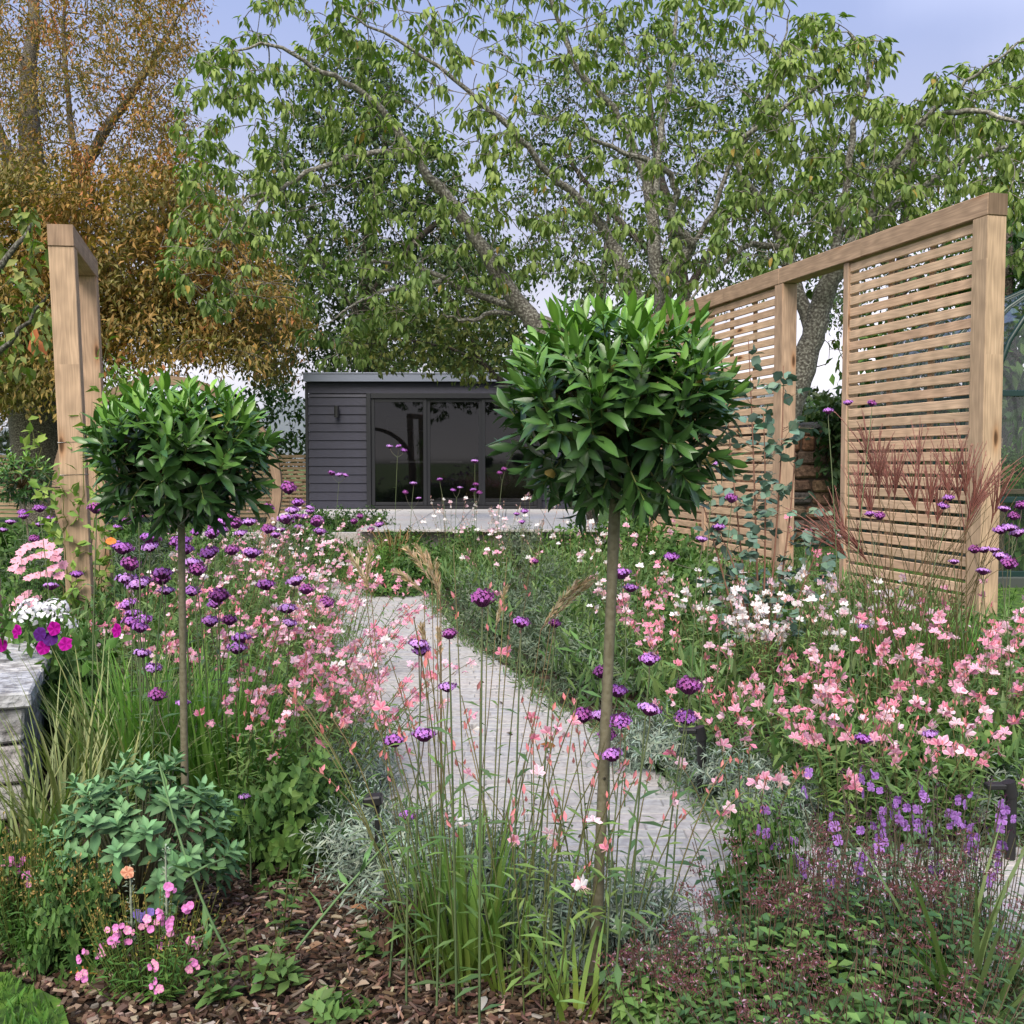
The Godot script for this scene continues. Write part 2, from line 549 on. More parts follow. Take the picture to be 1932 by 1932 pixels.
func bay_tree(label: String, base: Vector3, lean: Vector3, centre: Vector3, rx: float, ry: float, shoots: int, most: int) -> void:
	var root := thing("bay_tree", label, "bay tree", base)
	var mb := MB.new()
	var top := centre - Vector3(0, ry * 0.35, 0)
	var pts := bez(base - Vector3(0, 0.03, 0), base.lerp(top, 0.5) + lean, top, 12)
	var rad := []
	for i in pts.size(): rad.append(lerpf(0.0114, 0.0098, i / 12.0) * (0.82 if base.z < -2.3 else 1.0) * (1.0 + rf(-0.05, 0.07) + (0.12 if i % 4 == 2 else 0.0)))
	mb.tube_r(pts, rad, 12, L(0.165, 0.150, 0.105))
	for i in 7:                                          # healed knots where side shoots were cut
		var p := along(pts, rf(0.06, 0.8)); var a := rf(0, TAU)
		var d := Vector3(cos(a), 0.3, sin(a))
		mb.tube([p + d * 0.008, p + d * 0.0165], 0.0042, 0.002, 6, L(0.2, 0.17, 0.13), L(0.12, 0.1, 0.08))
	part("stem", mb.mesh(M.rind), root, Transform3D(Basis.IDENTITY, -base))
	var tw := MB.new()
	var all := []
	for i in shoots:
		var y := 1.0 - 2.0 * (i + 0.5) / shoots
		var ph := i * 2.39996 + rf(-0.25, 0.25)
		var s := sqrt(1 - y * y)
		var d := Vector3(s * cos(ph), y, s * sin(ph))
		var lumpy := 1.0 + 0.10 * sin(d.x * 5.0 + 1.0) * cos(d.z * 4.0 + d.y * 3.0) + rf(-0.14, 0.07) + (0.12 if rf(0, 1) < 0.14 else 0.0)
		var p := centre + Vector3(d.x * rx, d.y * ry, d.z * rx) * 0.80 * lumpy
		var axis := (d + Vector3(0, 1.05, 0) + rv() * 0.3).normalized()
		if d.y < -0.45: axis = (d + Vector3(0, 0.15, 0) + rv() * 0.3).normalized()
		tw.tube(bez(top, centre.lerp(p, 0.6), p, 4), 0.0045, 0.002, 4, L(0.14, 0.08, 0.04), L(0.12, 0.13, 0.05))
		var len := rf(0.05, 0.085)
		tw.tube([p, p + axis * len], 0.002, 0.0013, 4, L(0.12, 0.13, 0.05), L(0.13, 0.18, 0.05))
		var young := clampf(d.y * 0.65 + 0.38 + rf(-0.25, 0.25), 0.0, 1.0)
		var k := R.randi_range(9, 13)
		var g := rf(0, TAU)
		for j in k:
			var t := float(j) / (k - 1)
			var el := lerpf(1.3, 0.35, t) + rf(-0.2, 0.2)
			var b := orient(axis, Vector3(0.2, 0.1, 1), 1.0, Vector3.ZERO).basis
			var az := g + j * 2.39996
			var dir := b.y * cos(el) + (b.x * cos(az) + b.z * sin(az)) * sin(el)
			dir.y -= 0.12 * (1 - t)
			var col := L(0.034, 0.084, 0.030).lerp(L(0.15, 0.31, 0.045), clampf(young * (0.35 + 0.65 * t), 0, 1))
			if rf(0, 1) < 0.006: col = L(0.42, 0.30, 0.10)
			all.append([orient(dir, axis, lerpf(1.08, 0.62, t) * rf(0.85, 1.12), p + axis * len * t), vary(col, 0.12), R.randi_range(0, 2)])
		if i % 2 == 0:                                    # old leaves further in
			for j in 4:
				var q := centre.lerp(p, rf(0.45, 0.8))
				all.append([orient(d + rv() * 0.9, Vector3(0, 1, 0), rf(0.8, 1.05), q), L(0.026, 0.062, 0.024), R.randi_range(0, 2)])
	part("twigs", tw.mesh(M.stem), root, Transform3D(Basis.IDENTITY, -base), true)
	var eye := (Vector3(0, EYE, 0) - centre).normalized()
	split_leaves(root, all, T.bay, M.gloss, most, func(e): return -((e[0].origin as Vector3) - centre).dot(eye))


# ---------------------------------------------------------------- border plants
func blade(mb: MB, at: Vector3, az: float, len: float, wid: float, lift: float, bend: float, col: Color, tip: Color) -> void:
	var k := 5
	var el := lift
	var p := at
	var side := Vector3(-sin(az), 0, cos(az))
	var b := mb.v.size()
	for i in k + 1:
		var t := float(i) / k
		var d := Vector3(cos(az) * cos(el), sin(el), sin(az) * cos(el))
		var nn := d.cross(side).normalized()
		var w := wid * 0.5 * (1.0 - pow(t, 2.2)) + 0.0003
		for s in [-1.0, 1.0]:
			mb.v.append(p + side * w * s); mb.n.append(nn); mb.c.append(col.lerp(tip, t)); mb.u.append(Vector2(t, s))
		p += d * len / k
		el -= bend / k
	for i in k:
		var q := b + i * 2
		for z in [q, q + 1, q + 2, q + 1, q + 3, q + 2]: mb.ix.append(z)

func tuft(called: String, label: String, cat: String, at: Vector3, k: int, len: float, wid: float, rad: float, bend: float, c0: Color, c1: Color, seed_lift := 1.35) -> Node3D:
	var root := thing(called, label, cat, at)
	var mb := MB.new()
	for i in k:
		var a := rf(0, TAU)
		var p := Vector3(cos(a), 0, sin(a)) * rad * sqrt(rf(0, 1))
		blade(mb, p, a + rf(-0.8, 0.8), len * rf(0.55, 1.1), wid * rf(0.7, 1.3), seed_lift + rf(-0.35, 0.2), bend * rf(0.3, 1.5), vary(c0, 0.25), vary(c1, 0.25))
	part("leaves", mb.mesh(M.leaf), root, Transform3D.IDENTITY, true)
	return root

func leafy(mb: MB, pts: Array, t: Dictionary, k: int, t0: float, t1: float, size: float, col: Color, lift := 0.6) -> void:
	for i in k:
		var f := lerpf(t0, t1, (i + rf(0, 0.8)) / k)
		var p := along(pts, f)
		var ax := (along(pts, f + 0.05) - along(pts, f - 0.05)).normalized()
		var a := i * 2.4 + rf(-0.5, 0.5)
		var b := orient(ax, Vector3(0.3, 0.1, 1), 1.0, Vector3.ZERO).basis
		var d := (b.x * cos(a) + b.z * sin(a)) * sin(1.57 - lift + 0.4) + b.y * lift
		mb.add(t, orient(d, ax, size * rf(0.7, 1.2) * lerpf(1.1, 0.75, f), p), vary(col, 0.22))

var FL := {}
func make_flowers() -> void:
	var pal := {
		"blush": [L(0.82, 0.46, 0.58), L(0.88, 0.74, 0.82)], "pink": [L(0.76, 0.27, 0.42), L(0.86, 0.56, 0.68)], "coral": [L(0.70, 0.17, 0.28), L(0.84, 0.40, 0.52)],
		"white": [L(0.80, 0.76, 0.74), L(0.86, 0.86, 0.88)], "rose": [L(0.62, 0.08, 0.20), L(0.82, 0.25, 0.38)],
	}
	for k in pal:
		FL[k] = []
		for i in 3: FL[k].append(tm(flower_t(4, 0.0235, 0.0125, [1.25, 0.95, 0.6][i], 1.45, pal[k][0], pal[k][1], L(0.8, 0.55, 0.5)), M.petal))
	FL.verbena = []
	for q in [[L(0.55, 0.24, 0.72), 0.55], [L(0.46, 0.17, 0.60), 0.62], [L(0.60, 0.32, 0.78), 0.42], [L(0.42, 0.12, 0.42), 0.8]]:
		FL.verbena.append(tm(verbena_t(q[0], L(0.17, 0.05, 0.16), 0.0225, q[1], 42), M.petal))
	FL.nemesia = [tm(flower_t(5, 0.011, 0.011, 1.1, 0.0, L(0.75, 0.45, 0.50), L(0.72, 0.17, 0.50), Color(0, 0, 0, 0)), M.petal), tm(flower_t(5, 0.011, 0.011, 0.8, 0.0, L(0.7, 0.25, 0.5), L(0.62, 0.20, 0.58), Color(0, 0, 0, 0)), M.petal)]
	FL.blue = [tm(flower_t(5, 0.010, 0.009, 1.1, 0.0, L(0.3, 0.2, 0.6), L(0.23, 0.17, 0.62), Color(0, 0, 0, 0)), M.petal)]
	FL.stock = [tm(flower_t(4, 0.011, 0.010, 1.15, 0.0, L(0.30, 0.12, 0.42), L(0.42, 0.24, 0.62), Color(0, 0, 0, 0)), M.petal), tm(flower_t(4, 0.010, 0.009, 0.8, 0.0, L(0.2, 0.08, 0.3), L(0.36, 0.19, 0.55), Color(0, 0, 0, 0)), M.petal)]
	FL.cosmos = [tm(flower_t(9, 0.034, 0.018, 1.35, 0.0, L(0.75, 0.35, 0.42), L(0.82, 0.45, 0.58), L(0.6, 0.4, 0.05)), M.petal)]
	FL.petunia = [tm(flower_t(5, 0.034, 0.034, 1.0, 0.0, L(0.20, 0.0, 0.13), L(0.46, 0.015, 0.33), Color(0, 0, 0, 0)), M.petal), tm(flower_t(5, 0.034, 0.040, 1.2, 0.0, L(0.06, 0.01, 0.10), L(0.09, 0.02, 0.2), Color(0, 0, 0, 0)), M.petal)]
	FL.poppy = [tm(flower_t(6, 0.032, 0.034, 1.0, 0.0, L(0.8, 0.22, 0.05), L(0.85, 0.26, 0.08), Color(0, 0, 0, 0)), M.petal)]
	FL.white_small = [tm(flower_t(5, 0.012, 0.011, 1.2, 0.0, L(0.8, 0.8, 0.6), L(0.85, 0.85, 0.88), Color(0, 0, 0, 0)), M.petal)]

func facing(p: Vector3, loose: float) -> Basis:          # a flower turned outwards and a little to the light
	var d := (Vector3(rf(-1, 1), rf(-0.15, 0.5), rf(-0.2, 1.2)) + rv() * loose).normalized()
	return Basis.looking_at(-d, Vector3.UP + rv() * 0.2)

func gaura(px: float, d: float, h: float, spread: float, stems: int, flowers: int, pal: Array, label: String, lean := Vector3.ZERO, size := 1.0, cover := 1.0) -> void:
	var at := B(px, d)
	var root := thing("gaura", label, "gaura", at)
	var mb := MB.new()
	var curves := []
	var bud_c := L(0.62, 0.22, 0.25) if pal[0] != "white" else L(0.68, 0.40, 0.40)
	for i in stems:
		var a := rf(0, TAU)
		var r := sqrt(rf(0.02, 1))
		var o := Vector3(cos(a), 0, sin(a))
		var p0 := o * r * spread * 0.35
		var tip := o * r * spread * rf(0.8, 1.25) + Vector3(0, h * rf(0.62, 1.06) * (1.0 - 0.22 * r * r), 0) + lean * rf(0.5, 1.2)
		var pts := bez(p0, p0.lerp(tip, 0.42) + Vector3(0, h * 0.22, 0), tip, 7)
		mb.tube(pts, 0.0022, 0.0011, 3, L(0.15, 0.21, 0.07), vary(L(0.30, 0.24, 0.12), 0.35))
		leafy(mb, pts, T.fine, int(20 * cover), 0.04, 0.70, 1.0, L(0.09, 0.17, 0.05).lerp(L(0.19, 0.29, 0.085), rf(0, 1)), 0.55)
		curves.append(pts)
		for j in 4:
			var f := rf(0.74, 1.0)
			mb.add(T.bud, orient(rv() * 0.6 + Vector3.UP, Vector3(0, 0, 1), rf(0.6, 1.2), along(pts, f) + rv() * 0.006), vary(bud_c, 0.25))
	part("stems", mb.mesh(M.leaf), root, Transform3D.IDENTITY, true)
	for i in flowers:
		var pts: Array = curves[R.randi_range(0, stems - 1)]
		var p := along(pts, 1.0 - absf(R.randfn(0.0, 0.13)) - 0.02) + rv() * 0.016
		var set: Array = FL[pal[R.randi_range(0, pal.size() - 1)]]
		part("flower", set[R.randi_range(0, 2)], root, Transform3D(facing(p, 0.5).scaled(Vector3.ONE * size * rf(0.75, 1.12)), p))

# heads: groups of [px, py] that share a joint; the whole plant stands at depth d
func verbena(px: float, d: float, groups: Array, label: String, size := 1.0, depth := 0.25) -> void:
	var at := B(px, d)
	var root := thing("verbena", label, "verbena", at)
	var mb := MB.new()
	var heads := []
	var green := L(0.09, 0.14, 0.06)
	for g in groups:
		var pts := []
		var mean := Vector3.ZERO
		var dd := d + rf(-depth, depth)
		for q in g:
			var p := W(q[0], q[1], dd + rf(-0.03, 0.03)) - at
			pts.append(p); mean += p / g.size()
		var base := Vector3(rf(-0.05, 0.05), 0, rf(-0.05, 0.05)) + Vector3(mean.x * 0.45, 0, mean.z * 0.45)
		var joint := mean - Vector3(0, rf(0.07, 0.13), 0) if g.size() > 1 else mean - Vector3(0, 0.03, 0)
		var st := bez(base, base.lerp(joint, 0.55) + Vector3((base.x - joint.x) * 0.25, 0.04, 0), joint, 6)
		mb.tube(st, 0.0026, 0.0016, 4, green, L(0.13, 0.16, 0.08))
		leafy(mb, st, T.lance, 8, 0.05, 0.8, 1.1, L(0.07, 0.125, 0.05), 0.4)
		for p in pts:
			mb.tube(bez(joint, joint.lerp(p, 0.5) + Vector3((p.x - joint.x) * 0.3, -0.01, 0), p - Vector3(0, 0.008, 0), 4), 0.0015, 0.0012, 4, L(0.12, 0.15, 0.08), L(0.14, 0.10, 0.09))
			heads.append(p)
	part("stems", mb.mesh(M.stem), root, Transform3D.IDENTITY, true)
	for p in heads:
		var b := Basis(rv(), rf(0, 0.35)) * Basis(Vector3.UP, rf(0, TAU))
		part("flower_head", FL.verbena[R.randi_range(0, 3)], root, Transform3D(b.scaled(Vector3.ONE * size * rf(0.8, 1.15)), p))

var PROTO := {}
func mound_mesh(seed_: int, stems: int, per: int, t: Dictionary, size: float, c0: Color, c1: Color, tall: float, droop: float) -> ArrayMesh:
	R.seed = seed_
	var mb := MB.new()
	for i in stems:
		var u := rf(0.02, 1.0)
		var a := rf(0, TAU)
		var el := asin(u)
		var d := Vector3(cos(a) * cos(el), sin(el) * tall, sin(a) * cos(el))
		var l := rf(0.75, 1.1)
		var p0 := Vector3(d.x, 0, d.z) * 0.25
		var pts := bez(p0, d * l * 0.55 + Vector3(0, 0.16, 0), d * l - Vector3(0, droop, 0), 4)
		mb.tube(pts, 0.006, 0.003, 3, c0 * 0.8, c0)
		leafy(mb, pts, t, per, 0.25, 1.02, size, c0.lerp(c1, rf(0, 1)), 0.75)
	return mb.mesh(M.felt if c1.b > 0.2 else M.leaf)

func mound(called: String, kind: String, label: String, cat: String, at: Vector3, r: float, h: float, extra := 0.0) -> Node3D:
	var root := thing(called, label, cat, at)
	var set: Array = PROTO[kind]
	part("foliage", set[R.randi_range(0, set.size() - 1)], root, Transform3D(Basis(Vector3.UP, rf(0, TAU)).scaled(Vector3(r, h, r)), Vector3.ZERO), true)
	return root

func make_mounds() -> void:
	PROTO.silver = []
	PROTO.lavender = []
	PROTO.green = []
	PROTO.fine = []
	for i in 2:
		PROTO.silver.append(mound_mesh(60 + i, 190, 13, T.needle, 4.4, L(0.15, 0.20, 0.155), L(0.33, 0.40, 0.33), 0.95, 0.06))
		PROTO.lavender.append(mound_mesh(70 + i, 150, 12, T.needle, 4.2, L(0.10, 0.145, 0.09), L(0.21, 0.26, 0.19), 1.0, 0.03))
		PROTO.green.append(mound_mesh(80 + i, 120, 12, T.small, 3.0, L(0.055, 0.12, 0.035), L(0.12, 0.22, 0.055), 1.0, 0.05))
		PROTO.fine.append(mound_mesh(90 + i, 190, 14, T.needle, 4.2, L(0.075, 0.17, 0.03), L(0.15, 0.29, 0.055), 0.95, 0.05))


# ---------------------------------------------------------------- the place
func _ready() -> void:
	R.seed = 7
	var cam := Camera3D.new()
	cam.position = Vector3(0, EYE, 0)
	cam.rotation.x = -pitch
	cam.fov = 53.13
	cam.near = 0.05
	cam.far = 1500.0
	cam.current = true
	put(cam, self, "camera")
	var sm := ProceduralSkyMaterial.new()
	sm.sky_top_color = Color(0.31, 0.46, 0.72)
	sm.sky_horizon_color = Color(0.80, 0.78, 0.785)
	sm.sky_curve = 0.27
	sm.ground_bottom_color = Color(0.16, 0.17, 0.12)
	sm.ground_horizon_color = Color(0.45, 0.46, 0.45)
	var cov := ramp_tex(0.008, 3, [Color(1, 1, 1, 0), Color(1, 0.98, 0.99, 0.0), Color(1, 0.97, 0.98, 0.22)], [0.3, 0.48, 0.85])
	sm.sky_cover = cov
	sm.sky_energy_multiplier = 0.77
	sm.ground_energy_multiplier = 0.8
	var sky := Sky.new()
	sky.sky_material = sm
	var env := Environment.new()
	env.background_mode = Environment.BG_SKY
	env.sky = sky
	env.tonemap_mode = Environment.TONE_MAPPER_LINEAR
	env.tonemap_exposure = 3.0
	env.sdfgi_enabled = true
	env.ssao_enabled = true
	env.ssil_enabled = true
	env.volumetric_fog_enabled = true
	env.volumetric_fog_density = 0.0
	var we := WorldEnvironment.new()
	we.environment = env
	put(we, self, "world")
	var sun := DirectionalLight3D.new()
	sun.light_energy = 0.5
	sun.light_color = Color(1.0, 0.97, 0.93)
	sun.light_angular_distance = 40.0
	sun.shadow_enabled = true
	sun.rotation_degrees = Vector3(-50, -14, 0)
	put(sun, self, "sun")

	make_materials()
	make_templates()
	R.seed = 8
	make_flowers()
	make_mounds()
	R.seed = 9
	ground()
	garden_path()
	house()
	timber()
	walls()
	greenhouse()
	R.seed = 21
	trees()
	R.seed = 33
	bays()
	R.seed = 44
	borders()
	R.seed = 55
	front()


func sheet(poly: Array, y: float, mat: Material) -> ArrayMesh:
	var pl := PackedVector2Array()
	for q in poly: pl.append(Vector2(q[0], q[1]))
	var ids := Geometry2D.triangulate_polygon(pl)
	var mb := MB.new()
	for i in range(0, ids.size(), 3):
		var p := []
		for k in 3: p.append(Vector3(pl[ids[i + k]].x, y, -pl[ids[i + k]].y))
		mb.out(p, Vector3(0, y - 5, 0), Color.WHITE)
	return mb.mesh(mat)

const PATH := [[-1.95, 9.4], [-1.55, 8.2], [-1.3, 7.3], [-1.12, 6.4], [-0.98, 5.6], [-0.84, 4.8], [-0.64, 4.0], [-0.5, 3.4], [-0.36, 2.95], [-0.08, 2.62], [0.2, 2.42], [0.29, 2.15], [0.30, 1.6], [0.85, 1.6], [0.92, 2.0], [1.3, 2.13], [3.4, 2.2], [3.4, 2.66], [1.4, 2.66], [0.92, 2.66], [0.70, 2.78], [0.56, 3.1], [0.42, 3.55], [0.22, 4.2], [0.03, 4.9], [-0.18, 5.6], [-0.38, 6.4], [-0.6, 7.6], [-0.78, 8.2], [-1.1, 9.4]]

func ground() -> void:
	var g := MB.new()
	var k := 700.0
	g.out([Vector3(-k, -0.06, -k), Vector3(k, -0.06, -k), Vector3(k, -0.06, k), Vector3(-k, -0.06, k)], Vector3(0, -5, 0), Color.WHITE)
	struct("ground", g.mesh(M.turf), "grass ground reaching to the hills")
	# border soil: a gently lumpy sheet over the planted garden
	var s := MB.new()
	var n := nz(0.9, 5, 3)
	var nx := 90; var nzz := 90
	for j in nzz + 1:
		for i in nx + 1:
			var x := lerpf(-4.2, 3.4, float(i) / nx); var z := lerpf(-0.9, -12.6, float(j) / nzz)
			s.v.append(Vector3(x, -0.012 + n.get_noise_2d(x * 3.0, z * 3.0) * 0.012, z)); s.n.append(Vector3.UP); s.c.append(Color.WHITE); s.u.append(Vector2(x, z))
	for j in nzz:
		for i in nx:
			var a := j * (nx + 1) + i
			for q in [a, a + nx + 1, a + 1, a + 1, a + nx + 1, a + nx + 2]: s.ix.append(q)
	struct("border_soil", s.mesh(M.soil), "brown soil of the planted borders")
	var l1 := struct("lawn", sheet([[2.75, 3.6], [2.55, 6.2], [1.2, 12.2], [12, 12.2], [14, 3.0]], 0.012, M.turf), "green lawn between the timber screen and the greenhouse")
	var l2 := struct("lawn", sheet([[-2.6, 1.35], [-0.80, 1.35], [-0.78, 1.78], [-0.87, 1.93], [-1.03, 2.04], [-2.6, 2.1]], 0.012, M.turf), "corner of mown lawn at the edge of the bark mulch")
	for e in [[l1, 5200, 2.5, 6.2, 4.6, 11.0], [l2, 3800, -1.6, -0.78, 1.55, 2.06]]:
		var xs := []; var cs := []
		for i in e[1]:
			var p := Vector3(rf(e[2], e[3]), 0.012, -rf(e[4], e[5]))
			if e[0] == l2 and p.x > -0.83 - 1.3 * maxf(0.0, -p.z - 1.86) + rf(-0.02, 0.02): continue
			xs.append(orient(Vector3(rf(-0.6, 0.6), 1, rf(-0.6, 0.6)), Vector3(rf(-1, 1), 0, rf(-1, 1)), rf(0.5, 1.1) * (0.9 if e[0] == l1 else 0.55), p))
			cs.append(vary(L(0.085, 0.19, 0.035), 0.35))
		scatter("grass", tm(T.lance, M.leaf), xs, cs, e[0])
	# far hill seen through the opening in the screen, haze over it
	var h := MB.new()
	var hn := nz(0.012, 77, 4)
	for i in 61:
		var x := -420.0 + 840.0 * i / 60.0
		for j in 9:
			var t := j / 8.0
			var y := -2.0 + (24.0 + 10.0 * sin(x * 0.011 + 1.2) + 6.0 * hn.get_noise_1d(x * 2.0)) * smoothstep(0.0, 1.0, t)
			h.v.append(Vector3(x, y, -230.0 - 190.0 * t)); h.n.append(Vector3(0, 0.97, 0.2).normalized()); h.c.append(Color.WHITE); h.u.append(Vector2(x, t))
	for i in 60:
		for j in 8:
			var a := i * 9 + j
			for q in [a, a + 1, a + 9, a + 9, a + 1, a + 10]: h.ix.append(q)
	# the damp air that lies between the garden and the hill
	var mist := FogVolume.new()
	mist.shape = RenderingServer.FOG_VOLUME_SHAPE_BOX
	mist.size = Vector3(700, 16, 80)
	mist.position = Vector3(0, 7, -188)
	var fm := FogMaterial.new()
	fm.density = 0.009
	fm.albedo = Color(0.86, 0.89, 0.94)
	mist.material = fm
	put(mist, self, "haze")
	tag(mist, "pale haze lying before the wooded hill", "haze")
	mist.set_meta("kind", "stuff")
	struct("hill", h.mesh(M.hill), "hazy wooded hill beyond the garden wall")


func garden_path() -> void:
	var root := Node3D.new()
	put(root, self, "path")
	root.set_meta("kind", "structure"); root.set_meta("label", "curving path of thin pale grey pavers")
	part("path_bed", sheet(PATH, 0.0225, flat(0.27, 0.265, 0.26, 0.95)), root)
	var pl := PackedVector2Array()
	for q in PATH: pl.append(Vector2(q[0], q[1]))
	var tones := [L(0.42, 0.41, 0.405), L(0.45, 0.435, 0.425), L(0.40, 0.39, 0.39), L(0.435, 0.415, 0.40), L(0.41, 0.405, 0.41)]
	var meshes := []
	for i in 10: meshes.append(box_mesh(Vector3(0.209, 0.03, 0.0612), 0.0025, vary(tones[i % 5], 0.05), M.paver, 0, 0.0006))
	var cells := []
	var row := 0
	var z := 1.62
	while z < 9.35:
		var cuts := []
		for i in PATH.size():
			var u: Array = PATH[i]; var w: Array = PATH[(i + 1) % PATH.size()]
			if (u[1] <= z) != (w[1] <= z): cuts.append(lerpf(u[0], w[0], (z - u[1]) / (w[1] - u[1])))
		cuts.sort()
		for q in range(0, cuts.size() - 1, 2):
			var x := -2.3 + (0.107 if row % 2 else 0.0) + rf(-0.02, 0.02)
			while x < cuts[q + 1]:
				var xa := maxf(x, cuts[q]); var xb := minf(x + 0.2105, cuts[q + 1])
				if xb - xa > 0.035:
					var c := (xa + xb) / 2
					cells.append([z + (30.0 if absf(c / z) > 0.5 or z < 2.05 else 0.0), Vector3(c, 0.012 + rf(-0.0005, 0.0005), -z), R.randi_range(0, 9), (xb - xa) / 0.2105])
				x += 0.2125
		row += 1
		z += 0.0645
	cells.sort_custom(func(a, b): return a[0] < b[0])
	var mb := MB.new()
	for i in cells.size():
		var e = cells[i]
		var xf := Transform3D(Basis(Vector3.UP, rf(-0.006, 0.006)) * Basis.from_scale(Vector3(e[3], 1, 1)), e[1])
		if i < 300: part("paver", meshes[e[2]], root, xf)
		else: cbox(mb, Vector3(0.209, 0.03, 0.0612), 0.0025, vary(tones[e[2] % 5], 0.05), xf, 0, Vector2.ZERO, 0.0006)
	part("pavers", mb.mesh(M.paver), root, Transform3D.IDENTITY, true)
	var lit := MB.new()
	for i in 130:
		var q := Vector2(rf(-1.3, 0.9), rf(2.2, 7.5))
		if not Geometry2D.is_point_in_polygon(q, pl): continue
		lit.add(T.small, orient(Vector3(rf(-1, 1), 0.1, rf(-1, 1)), Vector3(0, 1, 0.2), rf(0.15, 0.5), Vector3(q.x, 0.031, -q.y)), vary(L(0.10, 0.06, 0.04) if i % 3 else L(0.75, 0.5, 0.55), 0.3))
	part("leaf_litter", lit.mesh(M.leaf), root, Transform3D.IDENTITY, true)
	# fallen leaves lying on the pavers
	for q in [[1020, 1412, L(0.22, 0.09, 0.03), 1.15, "large curled brown leaf lying on the pale path"], [955, 1390, L(0.07, 0.05, 0.04), 0.45, "small dark leaf on the path left of the curled brown leaf"], [940, 1330, L(0.06, 0.045, 0.035), 0.35, "tiny dark leaf on the path where it narrows"], [905, 1290, L(0.09, 0.06, 0.04), 0.35, "tiny leaf fragment on the path, farthest of those lying there"], [1150, 1640, L(0.10, 0.06, 0.04), 0.35, "small brown leaf on the path behind the slim bay stem"]]:
		var d: float = 1.02 * 1932.0 / (q[1] - 872.0)
		var o := part("fallen_leaf", tm(T.cherry[1], M.leaf, q[2]), self, orient(Vector3(1, 0.12, 0.3), Vector3(0, 1, 0.3), q[3] * 0.85, B(q[0], d, 0.034)))
		tag(o, q[4], "leaf", "fallen leaves on the path")


